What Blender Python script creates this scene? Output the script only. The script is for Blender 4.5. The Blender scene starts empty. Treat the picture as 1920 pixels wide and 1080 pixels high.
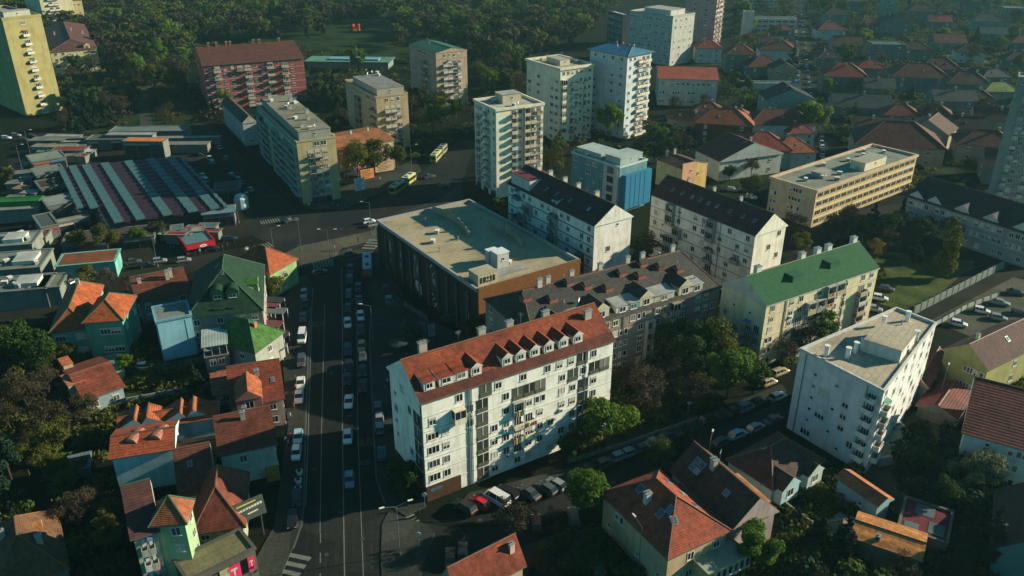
import bpy, math, random
import numpy as np
from mathutils import Vector, Matrix
R = math.radians
rnd = random.Random(7)
scene = bpy.context.scene
col = scene.collection

# ------------------------------------------------------------------ camera
CAM_H, PITCH, FPX = 94.0, R(26.05), 1565.0          # metres, downward tilt, focal length in 1920-px units
cam_d = bpy.data.cameras.new('camera'); cam = bpy.data.objects.new('camera', cam_d); col.objects.link(cam)
cam.location = (0, 0, CAM_H); cam.rotation_euler = (math.pi/2 - PITCH, 0, 0)
cam_d.sensor_width = 36; cam_d.lens = FPX/1920*36; cam_d.clip_start = 1; cam_d.clip_end = 6000
scene.camera = cam
# ------------------------------------------------------------------ light
SUN_AZ, SUN_EL = 13.5, 20.5                         # azimuth from +X towards +Y
w = bpy.data.worlds.new('World'); scene.world = w; w.use_nodes = True
nt = w.node_tree; bg = nt.nodes['Background']
sky = nt.nodes.new('ShaderNodeTexSky'); sky.sky_type = 'NISHITA'; sky.sun_disc = False
sky.sun_elevation = R(SUN_EL); sky.sun_rotation = R(90 - SUN_AZ)
sky.air_density = 1.0; sky.dust_density = 0.6; sky.ozone_density = 1.0
mx = nt.nodes.new('ShaderNodeMix'); mx.data_type = 'RGBA'; mx.blend_type = 'MULTIPLY'
mx.inputs['Factor'].default_value = 1.0; mx.inputs['B'].default_value = (0.30, 1.0, 1.10, 1)
nt.links.new(sky.outputs[0], mx.inputs['A']); nt.links.new(mx.outputs['Result'], bg.inputs['Color'])
bg.inputs['Strength'].default_value = 0.05
sl = bpy.data.lights.new('sun', 'SUN'); sl.energy = 5.0; sl.angle = R(0.5); sl.color = (1.0, 0.88, 0.65)
so = bpy.data.objects.new('sun', sl); col.objects.link(so); so.location = (300, 0, 300)
sdir = Vector((math.cos(R(SUN_AZ))*math.cos(R(SUN_EL)), math.sin(R(SUN_AZ))*math.cos(R(SUN_EL)), math.sin(R(SUN_EL))))
so.rotation_euler = sdir.to_track_quat('Z', 'Y').to_euler()
vs = scene.view_settings
vs.view_transform = 'Standard'; vs.look = 'None'; vs.gamma = 1.0; vs.use_curve_mapping = False
vs.exposure = 0.9
scene.cycles.max_bounces = 5; scene.cycles.diffuse_bounces = 2; scene.cycles.volume_bounces = 0
scene.cycles.transparent_max_bounces = 4; scene.cycles.use_denoising = True

# ------------------------------------------------------------------ helpers
ST, CT = math.sin(PITCH), math.cos(PITCH)
def at(px, py, z=0.0):
    """where the photograph's pixel (1920x1080) meets the level z, in metres"""
    u, v = (px-960)/FPX, (py-540)/FPX
    t = (CAM_H-z)/(ST+v*CT)
    return Vector((u*t, (CT-v*ST)*t, z))
def hgt(yb, yt):
    v = (yb-540)/FPX; Y = (CT-v*ST)*CAM_H/(ST+v*CT)
    v = (yt-540)/FPX
    return CAM_H - Y*(ST+v*CT)/(CT-v*ST)
def tag(o, label=None, cat=None, group=None, kind=None):
    if label: o['label'] = label
    if cat: o['category'] = cat
    if group: o['group'] = group
    if kind: o['kind'] = kind
    return o
def obj(name, mesh, parent=None, M=None):
    o = bpy.data.objects.new(name, mesh); col.objects.link(o)
    if parent: o.parent = parent
    if M is not None: o.matrix_basis = M
    return o
def empty(name, loc, rz, label, cat, group=None):
    o = obj(name, None); o.location = loc; o.rotation_euler = (0, 0, rz); o.empty_display_size = 1
    return tag(o, label, cat, group)
def T(x, y, z, rz=0, s=1):
    M = Matrix.Translation((x, y, z))
    if rz: M = M @ Matrix.Rotation(rz, 4, 'Z')
    if s != 1: M = M @ Matrix.Scale(s, 4)
    return M
class MB:
    def __init__(s): s.v, s.f, s.m = [], [], []
    def poly(s, pts, m=0):
        n = len(s.v); s.v += [tuple(p) for p in pts]; s.f.append(tuple(range(n, n+len(pts)))); s.m.append(m); return s
    def box(s, x0, y0, z0, x1, y1, z1, m=0, top=None):
        n = len(s.v); s.v += [(x0,y0,z0),(x1,y0,z0),(x1,y1,z0),(x0,y1,z0),(x0,y0,z1),(x1,y0,z1),(x1,y1,z1),(x0,y1,z1)]
        for q in ((0,3,2,1),(4,5,6,7),(0,1,5,4),(1,2,6,5),(2,3,7,6),(3,0,4,7)):
            s.f.append(tuple(n+i for i in q)); s.m.append(m)
        if top is not None: s.m[-5] = top
        return s
    def prism(s, pts, z0, z1, m=0, top=None, sc=1.0):
        n = len(s.v); k = len(pts); cx = sum(p[0] for p in pts)/k; cy = sum(p[1] for p in pts)/k
        s.v += [(p[0],p[1],z0) for p in pts] + [(cx+(p[0]-cx)*sc,cy+(p[1]-cy)*sc,z1) for p in pts]
        s.f.append(tuple(n+k-1-i for i in range(k))); s.m.append(m)
        s.f.append(tuple(n+k+i for i in range(k))); s.m.append(m if top is None else top)
        for i in range(k):
            j = (i+1) % k; s.f.append((n+i,n+j,n+k+j,n+k+i)); s.m.append(m)
        return s
    def cyl(s, x, y, z0, z1, r0, r1=None, k=8, m=0):
        r1 = r0 if r1 is None else r1
        n = len(s.v)
        for z, r in ((z0,r0),(z1,r1)):
            s.v += [(x+r*math.cos(2*math.pi*i/k), y+r*math.sin(2*math.pi*i/k), z) for i in range(k)]
        s.f.append(tuple(n+k-1-i for i in range(k))); s.m.append(m)
        s.f.append(tuple(n+k+i for i in range(k))); s.m.append(m)
        for i in range(k):
            j = (i+1) % k; s.f.append((n+i,n+j,n+k+j,n+k+i)); s.m.append(m)
        return s
    def tube(s, a, b, r0, r1=None, k=5, m=0):
        a, b = Vector(a), Vector(b); r1 = r0 if r1 is None else r1
        d = (b-a).normalized(); u = d.orthogonal().normalized(); v = d.cross(u); n = len(s.v)
        for p, r in ((a,r0),(b,r1)):
            s.v += [tuple(p+r*(u*math.cos(2*math.pi*i/k)+v*math.sin(2*math.pi*i/k))) for i in range(k)]
        for i in range(k):
            j = (i+1) % k; s.f.append((n+i,n+j,n+k+j,n+k+i)); s.m.append(m)
        s.f.append(tuple(n+k-1-i for i in range(k))); s.m.append(m)
        s.f.append(tuple(n+k+i for i in range(k))); s.m.append(m)
        return s
    def mesh(s, name, mats):
        me = bpy.data.meshes.new(name); me.from_pydata(s.v, [], s.f)
        for mt in mats: me.materials.append(mt)
        if len(mats) > 1: me.polygons.foreach_set('material_index', s.m)
        me.update(); return me
    def build(s, name, mats, parent=None, M=None):
        if not isinstance(mats, (list, tuple)): mats = [mats]
        return obj(name, s.mesh(name, mats), parent, M)

# ------------------------------------------------------------------ materials
MC = {}
def new_mat(name):
    m = bpy.data.materials.new(name); m.use_nodes = True
    return m, m.node_tree, m.node_tree.nodes['Principled BSDF']
def noise(nt, scale, detail=3, vec=None, rough=.6):
    n = nt.nodes.new('ShaderNodeTexNoise'); n.inputs['Scale'].default_value = scale
    n.inputs['Detail'].default_value = detail; n.inputs['Roughness'].default_value = rough
    if vec is not None: nt.links.new(vec, n.inputs['Vector'])
    return n
def coords(nt, kind='Object', scale=None):
    tc = nt.nodes.new('ShaderNodeTexCoord'); o = tc.outputs[kind]
    if scale:
        mp = nt.nodes.new('ShaderNodeMapping'); mp.inputs['Scale'].default_value = scale
        nt.links.new(o, mp.inputs['Vector']); o = mp.outputs[0]
    return o
def ramp(nt, fac, stops):
    r = nt.nodes.new('ShaderNodeValToRGB'); e = r.color_ramp.elements
    while len(e) < len(stops): e.new(.5)
    for i, (p, c) in enumerate(stops):
        e[i].position = p; e[i].color = (*c, 1) if len(c) == 3 else c
    nt.links.new(fac, r.inputs['Fac']); return r.outputs['Color']
def mix(nt, a, b, fac, mode='MIX'):
    n = nt.nodes.new('ShaderNodeMix'); n.data_type = 'RGBA'; n.blend_type = mode
    for s, v in (('A', a), ('B', b)):
        if isinstance(v, tuple): n.inputs[s].default_value = (*v[:3], 1)
        else: nt.links.new(v, n.inputs[s])
    if isinstance(fac, (int, float)): n.inputs['Factor'].default_value = fac
    else: nt.links.new(fac, n.inputs['Factor'])
    return n.outputs['Result']
def bump(nt, bsdf, h, strength=.3, dist=.1):
    b = nt.nodes.new('ShaderNodeBump'); b.inputs['Strength'].default_value = strength; b.inputs['Distance'].default_value = dist
    nt.links.new(h, b.inputs['Height']); nt.links.new(b.outputs[0], bsdf.inputs['Normal'])
def sc(c, k): return tuple(min(1, x*k) for x in c)
def plain(c, rough=.6, metal=0.0, spec=.2):
    k = ('plain', c, rough, metal)
    if k not in MC:
        m, nt, b = new_mat('paint'); MC[k] = m
        n = noise(nt, 1.5, 4, coords(nt)); co = ramp(nt, n.outputs['Fac'], [(.3, sc(c,.75)), (.7, sc(c,1.12))])
        nt.links.new(co, b.inputs['Base Color']); b.inputs['Roughness'].default_value = rough
        b.inputs['Metallic'].default_value = metal; b.inputs['Specular IOR Level'].default_value = spec
    return MC[k]
def wallm(c, dirt=.5):
    """plaster with damp patches, rain streaks and patched repairs"""
    k = ('wall', c, dirt)
    if k not in MC:
        m, nt, b = new_mat('plaster'); MC[k] = m
        o = coords(nt)
        n1 = noise(nt, .35, 6, o); st = noise(nt, 1.0, 5, coords(nt, 'Object', (.9, .9, .10))); n3 = noise(nt, 3.0, 3, o)
        c1 = ramp(nt, n1.outputs['Fac'], [(.3, sc(c, 1-.38*dirt)), (.52, c), (.75, sc(c, 1.06))])
        c2 = ramp(nt, st.outputs['Fac'], [(.34, (.48,.45,.40)), (.52, (1,1,1))])
        co = mix(nt, c1, c2, .6*dirt, 'MULTIPLY')
        co = mix(nt, co, ramp(nt, n3.outputs['Fac'], [(.35, (.8,.8,.8)), (.6, (1,1,1))]), .5, 'MULTIPLY')
        nt.links.new(co, b.inputs['Base Color']); b.inputs['Roughness'].default_value = .9
        b.inputs['Specular IOR Level'].default_value = .2
    return MC[k]
def tilem(c, rows=5.0, var=.5):
    """clay tiles: courses along the slope, mottled pieces, moss"""
    k = ('tile', c, rows)
    if k not in MC:
        m, nt, b = new_mat('roof_tiles'); MC[k] = m
        o = coords(nt)
        wv = nt.nodes.new('ShaderNodeTexWave'); wv.bands_direction = 'Z'; wv.inputs['Scale'].default_value = rows*.32
        wv.inputs['Distortion'].default_value = .6; wv.inputs['Detail'].default_value = 2; nt.links.new(o, wv.inputs['Vector'])
        vo = nt.nodes.new('ShaderNodeTexVoronoi'); vo.inputs['Scale'].default_value = 1.9; nt.links.new(o, vo.inputs['Vector'])
        n1 = noise(nt, .28, 5, o); n2 = noise(nt, 2.6, 4, o)
        c1 = ramp(nt, n1.outputs['Fac'], [(.3, sc(c,.5)), (.47, (c[0]*.85,c[1]*.9,c[2]*1.0)), (.6, c), (.75, (c[0]*1.25,c[1]*1.35,c[2]*1.3))])
        c2 = mix(nt, c1, ramp(nt, vo.outputs['Color'], [(0., (.6,.6,.6)), (1., (1.25,1.2,1.15))]), var, 'MULTIPLY')
        c3 = mix(nt, c2, ramp(nt, wv.outputs['Fac'], [(.1, (.5,.5,.5)), (.45, (1,1,1))]), .55, 'MULTIPLY')
        n4 = noise(nt, .9, 6, coords(nt, 'Object', (1.5, 1.5, .25)), .7)
        c3 = mix(nt, c3, ramp(nt, n4.outputs['Fac'], [(.38, (.45,.42,.40)), (.58, (1,1,1))]), .75, 'MULTIPLY')
        c4 = mix(nt, c3, (.03,.035,.018), ramp(nt, n2.outputs['Fac'], [(.58, (0,0,0)), (.74, (.75,.75,.75))]))
        nt.links.new(c4, b.inputs['Base Color']); b.inputs['Roughness'].default_value = .8
        b.inputs['Specular IOR Level'].default_value = .25
        bump(nt, b, wv.outputs['Fac'], .5, .08)
    return MC[k]
def flatm(c, patch=1.0):
    k = ('flat', c)
    if k not in MC:
        m, nt, b = new_mat('flat_roofing'); MC[k] = m
        o = coords(nt)
        n1 = noise(nt, .12, 6, o); n2 = noise(nt, 2.2, 5, o)
        br = nt.nodes.new('ShaderNodeTexBrick'); br.inputs['Scale'].default_value = .22; br.inputs['Mortar Size'].default_value = .012
        br.inputs['Color1'].default_value = (1,1,1,1); br.inputs['Color2'].default_value = (.9,.9,.88,1); br.inputs['Mortar'].default_value = (.62,.6,.58,1)
        nt.links.new(o, br.inputs['Vector'])
        c1 = ramp(nt, n1.outputs['Fac'], [(.28, sc(c,.6)), (.48, c), (.7, sc(c,1.15))])
        c2 = mix(nt, c1, ramp(nt, n2.outputs['Fac'], [(.3, (.72,.72,.72)), (.65, (1.08,1.08,1.08))]), .8, 'MULTIPLY')
        c2 = mix(nt, c2, br.outputs['Color'], .8, 'MULTIPLY')
        nt.links.new(c2, b.inputs['Base Color']); b.inputs['Roughness'].default_value = .95; b.inputs['Specular IOR Level'].default_value = .1
    return MC[k]
def metalroof(c):
    k = ('seam', c)
    if k not in MC:
        m, nt, b = new_mat('sheet_roofing'); MC[k] = m
        o = coords(nt)
        wv = nt.nodes.new('ShaderNodeTexWave'); wv.bands_direction = 'X'; wv.inputs['Scale'].default_value = .55
        nt.links.new(o, wv.inputs['Vector'])
        n1 = noise(nt, .3, 6, o)
        c1 = ramp(nt, n1.outputs['Fac'], [(.3, sc(c,.65)), (.55, c), (.75, sc(c,1.2))])
        c2 = mix(nt, c1, ramp(nt, wv.outputs['Fac'], [(.0, (.62,.62,.62)), (.12, (1,1,1))]), .8, 'MULTIPLY')
        nt.links.new(c2, b.inputs['Base Color']); b.inputs['Roughness'].default_value = .6; b.inputs['Specular IOR Level'].default_value = .2
        bump(nt, b, wv.outputs['Fac'], .3, .05)
    return MC[k]
def glassm(c=(.025,.03,.035), rough=.12):
    k = ('glass', c, rough)
    if k not in MC:
        m, nt, b = new_mat('window_glass'); MC[k] = m
        oi = nt.nodes.new('ShaderNodeObjectInfo')
        co = ramp(nt, oi.outputs['Random'], [(0, sc(c,.5)), (.6, c), (.86, sc(c,2.2)), (1, (c[0]+.16,c[1]+.15,c[2]+.12))])
        nt.links.new(co, b.inputs['Base Color']); b.inputs['Roughness'].default_value = rough
    return MC[k]
def groundm(name, cols, scale, fine, rough=.95, bmp=0):
    m, nt, b = new_mat(name); o = coords(nt)
    n1 = noise(nt, scale, 7, o); n2 = noise(nt, fine, 6, o, .7)
    c1 = ramp(nt, n1.outputs['Fac'], [(.3+.4*i/(len(cols)-1), c) for i, c in enumerate(cols)])
    c2 = mix(nt, c1, ramp(nt, n2.outputs['Fac'], [(.3, (.55,.55,.55)), (.7, (1.25,1.25,1.25))]), .8, 'MULTIPLY')
    if 'asphalt' in name or 'pavement' in name or 'gravel' in name:
        vo = nt.nodes.new('ShaderNodeTexVoronoi'); vo.inputs['Scale'].default_value = .11; nt.links.new(o, vo.inputs['Vector'])
        c2 = mix(nt, c2, ramp(nt, vo.outputs['Color'], [(.2, (.72,.74,.76)), (.8, (1.3,1.28,1.22))]), .6, 'MULTIPLY')
        v2 = nt.nodes.new('ShaderNodeTexVoronoi'); v2.feature = 'DISTANCE_TO_EDGE'; v2.inputs['Scale'].default_value = .23; nt.links.new(o, v2.inputs['Vector'])
        c2 = mix(nt, c2, ramp(nt, v2.outputs['Distance'], [(.0, (.45,.45,.45)), (.012, (1,1,1))]), .6, 'MULTIPLY')
    if 'pavement' in name:
        br = nt.nodes.new('ShaderNodeTexBrick'); br.inputs['Scale'].default_value = .9; br.inputs['Mortar Size'].default_value = .03
        br.inputs['Color1'].default_value = (1.1,1.1,1.1,1); br.inputs['Color2'].default_value = (.85,.85,.85,1); br.inputs['Mortar'].default_value = (.5,.5,.5,1)
        nt.links.new(o, br.inputs['Vector']); c2 = mix(nt, c2, br.outputs['Color'], .7, 'MULTIPLY')
    nt.links.new(c2, b.inputs['Base Color']); b.inputs['Roughness'].default_value = rough
    b.inputs['Specular IOR Level'].default_value = .05
    if bmp: bump(nt, b, n2.outputs['Fac'], bmp, .3)
    return m
def foliage(name, cols, trans=.25):
    m, nt, b = new_mat(name)
    oi = nt.nodes.new('ShaderNodeObjectInfo'); o = coords(nt)
    n = noise(nt, .45, 3, o); n2 = noise(nt, 3.0, 2, o)
    ad = nt.nodes.new('ShaderNodeMath'); ad.operation = 'MULTIPLY_ADD'; ad.inputs[1].default_value = .55
    nt.links.new(oi.outputs['Random'], ad.inputs[0])
    m2 = nt.nodes.new('ShaderNodeMath'); m2.operation = 'MULTIPLY'; m2.inputs[1].default_value = .45
    nt.links.new(n.outputs['Fac'], m2.inputs[0]); nt.links.new(m2.outputs[0], ad.inputs[2])
    c1 = ramp(nt, ad.outputs[0], [(.15+.7*i/(len(cols)-1), c) for i, c in enumerate(cols)])
    c2 = mix(nt, c1, ramp(nt, n2.outputs['Fac'], [(.35, (.6,.6,.6)), (.65, (1.3,1.3,1.3))]), .7, 'MULTIPLY')
    nt.links.new(c2, b.inputs['Base Color']); b.inputs['Roughness'].default_value = .8; b.inputs['Specular IOR Level'].default_value = .15
    tr = nt.nodes.new('ShaderNodeBsdfTranslucent'); nt.links.new(c2, tr.inputs['Color'])
    ms = nt.nodes.new('ShaderNodeMixShader'); ms.inputs['Fac'].default_value = trans
    nt.links.new(b.outputs[0], ms.inputs[1]); nt.links.new(tr.outputs[0], ms.inputs[2])
    nt.links.new(ms.outputs[0], nt.nodes['Material Output'].inputs['Surface'])
    return m
def carpaint(c):
    k = ('car', c)
    if k not in MC:
        m, nt, b = new_mat('car_paint'); MC[k] = m
        b.inputs['Base Color'].default_value = (*c, 1); b.inputs['Roughness'].default_value = .3
        n = noise(nt, 2.0, 3, coords(nt)); nt.links.new(ramp(nt, n.outputs['Fac'], [(.3, sc(c,.85)), (.7, c)]), b.inputs['Base Color'])
    return MC[k]
CREAM, WHITE, GREYW = (.68,.62,.44), (.74,.73,.68), (.36,.36,.33)
OCHRE, BEIGE, CONC = (.50,.40,.20), (.50,.43,.30), (.33,.32,.29)
OR_T, RED_T, BR_T, DK_T = (.50,.145,.045), (.33,.075,.04), (.17,.075,.045), (.085,.045,.04)
glass = glassm(); frame_w = plain((.62,.62,.58), .5); frame_d = plain((.10,.08,.06), .5)
dark = plain((.02,.02,.02), .7); rail_d = plain((.06,.06,.06), .5); conc = flatm(CONC); white_p = plain((.7,.7,.67), .5)
blindm = plain((.50,.47,.38), .7); zinc = plain((.32,.34,.34), .45, .4)
# ------------------------------------------------------------------ ground, streets
asphalt = groundm('asphalt', [(.014,.017,.017),(.020,.023,.022),(.028,.031,.028)], .05, 1.4)
asph_old = groundm('old_asphalt', [(.014,.0145,.012),(.022,.022,.018),(.03,.029,.023)], .06, 1.6)
pave = groundm('pavement_slabs', [(.030,.035,.032),(.044,.049,.042),(.064,.066,.055)], .08, 1.8)
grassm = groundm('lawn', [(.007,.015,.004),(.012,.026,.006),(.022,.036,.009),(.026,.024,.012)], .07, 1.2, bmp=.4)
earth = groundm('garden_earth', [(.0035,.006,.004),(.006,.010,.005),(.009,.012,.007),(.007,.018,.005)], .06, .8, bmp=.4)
gravel = groundm('gravel_yard', [(.04,.043,.033),(.072,.073,.055),(.10,.095,.07)], .1, 2.2)
paint_w = plain((.14,.155,.13), .7); paint_y = plain((.10,.085,.03), .7)
kerbm = plain((.085,.09,.08), .8)
grass_lit = groundm('sunlit_lawn', [(.02,.035,.010),(.035,.055,.014),(.065,.085,.022),(.12,.105,.06)], .16, 1.6, bmp=.4)  # brighter copy of the lawn, sunlight painted into its colours
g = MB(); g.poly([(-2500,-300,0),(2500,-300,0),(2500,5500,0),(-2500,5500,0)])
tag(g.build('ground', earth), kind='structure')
PAVED = []
def sheet(name, pts, mat, lvl, kind='structure', world=False):
    if name != 'lawn' and not world: PAVED.append([(at(*p).x, at(*p).y) for p in pts])
    P = [p if world else at(*p) for p in pts]
    a = sum(P[i][0]*P[(i+1) % len(P)][1]-P[(i+1) % len(P)][0]*P[i][1] for i in range(len(P)))
    if a < 0: P = P[::-1]
    m = MB(); m.poly([(p[0], p[1], lvl) for p in P])
    return tag(m.build(name, mat), kind=kind)
def raised(name, pts, mat, h=.13, z0=.0):
    P = [at(*p) for p in pts]; PAVED.append([(p.x, p.y) for p in P])
    a = sum(P[i][0]*P[(i+1) % len(P)][1]-P[(i+1) % len(P)][0]*P[i][1] for i in range(len(P)))
    if a < 0: P = P[::-1]
    m = MB(); m.prism([(p[0], p[1]) for p in P], z0, h, 1, 0)
    return tag(m.build(name, [mat, kerbm]), kind='structure')
# the avenue running away from the viewer, the junction and the curved road behind it
sheet('road', [(520,1300),(535,1080),(566,985),(570,950),(573,810),(582,577),(578,512),(510,490),(500,455),(470,440),(455,400),(400,330),(330,262),
  (330,225),(395,235),(450,290),(500,345),(560,395),(640,395),(720,362),(790,322),(835,290),(862,262),(900,262),(880,300),(865,345),(830,372),(712,415),(706,470),
  (700,530),(694,600),(693,640),(696,720),(700,810),(706,900),(722,945),(760,975),(850,990),(980,985),(1010,1010),(940,1040),(880,1075),(860,1300)], asphalt, .012)
sheet('road', [(240,508),(330,488),(512,452),(530,492),(510,512),(400,500),(250,540),(100,600),(-60,640),(-60,590),(60,560),(180,522)], asph_old, .016)
sheet('road', [(0,245),(120,250),(330,262),(340,285),(200,262),(0,268)], asphalt, .012)
sheet('road', [(12,290),(60,300),(70,360),(100,450),(118,530),(60,560),(52,470),(40,400),(20,330)], asphalt, .020)
sheet('road', [(760,975),(850,975),(1000,950),(1100,905),(1230,850),(1330,812),(1480,745),(1490,778),(1330,845),(1220,895),(1110,950),(1000,985)], asphalt, .020)
sheet('road', [(1487,-30),(1500,-30),(1527,120),(1548,250),(1552,330),(1500,330),(1508,250),(1490,120)], asphalt, .012)
sheet('road', [(1720,505),(1880,480),(2100,470),(2100,520),(1900,520),(1740,600),(1700,600)], asph_old, .012)
sheet('car_park', [(1745,600),(1900,520),(2080,560),(2080,720),(1940,690),(1860,648)], gravel, .016)
sheet('car_park', [(380,262),(440,290),(470,350),(455,372),(420,345),(360,280)], asph_old, .024)
sheet('road', [(512,486),(560,462),(700,432),(708,414),(706,450),(640,466),(628,487),(570,500),(530,512)], groundm('sunlit_asphalt', [(.055,.055,.042),(.078,.076,.056),(.11,.10,.075)], .08, 1.8), .022)  # sunlit band across the junction, painted in as paler asphalt
# pavements
raised('pavement', [(535,560),(560,520),(578,514),(582,577),(573,810),(570,950),(566,985),(528,1080),(470,1180),(440,1120),(515,985),(525,900),(540,800),(530,680)], pave)
raised('pavement', [(700,530),(706,470),(760,560),(800,600),(900,640),(760,690),(735,700),(760,860),(800,950),(760,968),(722,945),(706,900),(700,810),(696,720),(693,640),(694,600)], pave)
raised('pavement', [(728,960),(800,985),(815,1000),(790,1075),(770,1180),(725,1180),(714,1060),(716,985)], pave)
raised('pavement', [(1090,985),(800,1090),(780,1180),(900,1250),(1000,1050)], pave)
raised('pavement', [(860,945),(1000,935),(1095,893),(1225,838),(1322,800),(1475,735),(1465,720),(1310,785),(1060,880),(880,925)], pave)
raised('pavement', [(712,412),(830,370),(865,342),(870,380),(880,378),(710,425)], pave)
raised('pavement', [(575,392),(640,393),(720,360),(790,320),(780,300),(700,330),(620,360),(570,380)], pave)
raised('traffic_island', [(700,470),(640,470),(628,487),(660,490),(690,480)], pave)
# lawns, paths, yards
for p in ([(1140,860),(1220,835),(1310,790),(1300,760),(1220,700),(1120,730),(1060,800),(1060,870)], [(1560,480),(1650,470),(1830,490),(1720,590),(1650,570)],
          [(100,810),(240,770),(420,700),(430,760),(230,800)], [(230,755),(250,700),(400,690),(400,745)], [(150,200),(330,160),(370,240),(300,262),(120,245)],
          [(480,50),(760,30),(900,60),(760,110),(560,130),(330,70)], [(340,60),(480,70),(460,90),(340,90)]):
    LAWN_N = globals().get('LAWN_N', 0)+1
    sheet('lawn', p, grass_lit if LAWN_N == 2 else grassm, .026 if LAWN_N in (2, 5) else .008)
sheet('path', [(265,262),(292,262),(282,215),(278,175),(292,138),(282,136),(262,172),(262,215)], pave, .028)
sheet('path', [(1213,728),(1222,725),(1312,790),(1300,795)], pave, .028)
sheet('path', [(1155,780),(1163,778),(1212,828),(1202,834)], pave, .028)
sheet('path', [(290,683),(385,666),(390,676),(290,704)], gravel, .028)
sheet('yard', [(1620,780),(1740,770),(1800,860),(1700,980),(1600,900)], gravel, .024)
sheet('yard', [(1440,400),(1530,400),(1560,460),(1660,440),(1680,420),(1560,400),(1700,380),(1960,470),(1960,520),(1880,480),(1720,505),(1560,500),(1450,460)], asph_old, .010)
sheet('yard', [(1640,540),(1690,480),(1780,490),(1830,500),(1720,560)], gravel, .020)
sheet('yard', [(540,470),(560,520),(545,700),(500,690),(500,520)], asph_old, .010)
sheet('yard', [(60,290),(420,270),(470,400),(480,440),(250,500),(110,530),(70,360)], asph_old, .006)
# road markings
def strip(a, b, wd, mat=paint_w, lvl=.03, dash=None, name='road_marking', col_mb=None):
    A, B = at(*a), at(*b); d = (B-A); L = d.length; d.normalize(); n = Vector((-d.y, d.x, 0))*wd/2
    mb = col_mb or MB(); s = 0
    while s < L:
        e = L if not dash else min(L, s+dash[0])
        p, q = A+d*s, A+d*e
        mb.poly([(*(p-n).xy, lvl), (*(q-n).xy, lvl), (*(q+n).xy, lvl), (*(p+n).xy, lvl)])
        s = e + (dash[1] if dash else 1e9)
    return mb
def pline(pts, wd, **k):
    mb = MB()
    for a, b in zip(pts, pts[1:]): strip(a, b, wd, col_mb=mb, **k)
    return mb
def mark(mb, mat=paint_w, name='road_marking'): return tag(mb.build(name, mat), kind='structure')
mark(pline([(609,571),(603,810),(600,1000)], .14)); mark(pline([(601,1000),(600,1120)], .16, dash=(2.2,2.2)))
mark(pline([(640,500),(642,577),(642,810),(646,1075),(648,1160)], .18))
mark(pline([(668,560),(671,810),(681,1075),(686,1160)], .14))
mark(pline([(586,540),(578,810),(573,950)], .16, ))
mark(pline([(697,640),(699,720),(703,810),(709,900),(724,945)], .16))
def zebra(a, b, wd, n, ln):
    """n bars between a and b, each ln metres long across the walking line"""
    A, B = at(*a), at(*b); d = (B-A); step = d/n; t = d.normalized(); nn = Vector((-t.y, t.x, 0))*ln/2; mb = MB()
    for i in range(n):
        p = A+step*(i+.2); q = p+step*.5
        mb.poly([(*(p-nn).xy, .034), (*(q-nn).xy, .034), (*(q+nn).xy, .034), (*(p+nn).xy, .034)])
    return mb
mark(zebra((586,497),(626,492),0,7,4.5)); mark(zebra((634,480),(665,470),0,7,4.0)); mark(zebra((690,468),(705,448),0,4,4.0))
mark(zebra((488,418),(525,412),0,8,3.2)); mark(zebra((480,466),(510,458),0,6,4.0)); mark(zebra((752,972),(775,1000),0,5,4.5))
mark(zebra((508,1110),(560,1035),0,5,5.0))
def road_text(txt, px, py, size, mat, rz, sy=1.7):
    cu = bpy.data.curves.new('lettering', 'FONT'); cu.body = txt; cu.size = size; cu.align_x = 'CENTER'; cu.materials.append(mat)
    o = bpy.data.objects.new('road_lettering', cu); col.objects.link(o)
    p = at(px, py); o.location = (p.x, p.y, .04); o.rotation_euler = (0, 0, rz); o.scale = (1, sy, 1)
    return tag(o, kind='structure')
rs = R(11)
road_text('BUS', 597, 612, 1.9, paint_y, rs, 1.8); road_text('BUS', 684, 836, 1.7, paint_y, rs, 1.9); road_text('BUS', 682, 872, 1.2, paint_y, rs, 1.6)
trk = groundm('worn_asphalt_track', [(.019,.020,.018),(.024,.025,.022),(.030,.030,.026)], .3, 2.0)
for a, b, c in ((588,580,574),(600,595,592),(616,611,611),(632,630,630),(648,648,650),(660,661,664),(676,678,684),(688,690,699)):
    mark(pline([(a,560),(b,810),(c,1100)], .42, lvl=.018), trk, 'tyre_track')
mb = MB()
for px, py in [(620,700),(655,780),(590,880),(640,960),(680,1010),(612,1040),(600,620),(684,600),(560,460),(640,430),(720,390),(900,975),(1150,905),(1260,868)]: q = at(px, py); mb.cyl(q.x, q.y, .0, .036, .38, .38, 10)
mark(mb, plain((.05,.05,.045)), 'manhole_cover')
# kerb slabs along the avenue
mark(pline([(582,577),(573,810),(570,950),(566,985),(550,1030)], .3, lvl=.137), kerbm, 'kerb')
mark(pline([(694,600),(693,640),(696,720),(700,810),(706,900),(722,945)], .3, lvl=.137), kerbm, 'kerb')

# ------------------------------------------------------------------ facade pieces (shared meshes)
PC = {}; BD = [1.15]
def cached(k, f):
    if k not in PC: PC[k] = f()
    return PC[k]
def win_mesh(w, h, n=2, fr=None, blind=0, arch=False):
    fr = fr or frame_w
    def mk():
        m = MB(); t = .09; m.box(-w/2,-.02,-h/2, w/2,.0,h/2, 1)
        for a in ((-w/2,-h/2,w/2,-h/2+t),(-w/2,h/2-t,w/2,h/2)): m.box(a[0],-.07,a[1],a[2],-.02,a[3],0)
        for i in range(n+1):
            x = -w/2+(w-t)*i/n; m.box(x,-.07,-h/2+t,x+t,-.02,h/2-t,0)
        if blind: m.box(-w/2+t,-.045,h/2-t-(h-2*t)*blind,w/2-t,-.021,h/2-t,2)
        m.box(-w/2-.08,-.16,-h/2-.08,w/2+.08,.0,-h/2-.002,0)
        return m.mesh('window', [fr, glass, blindm])
    return cached(('win', w, h, n, fr.name, blind), mk)
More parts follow.
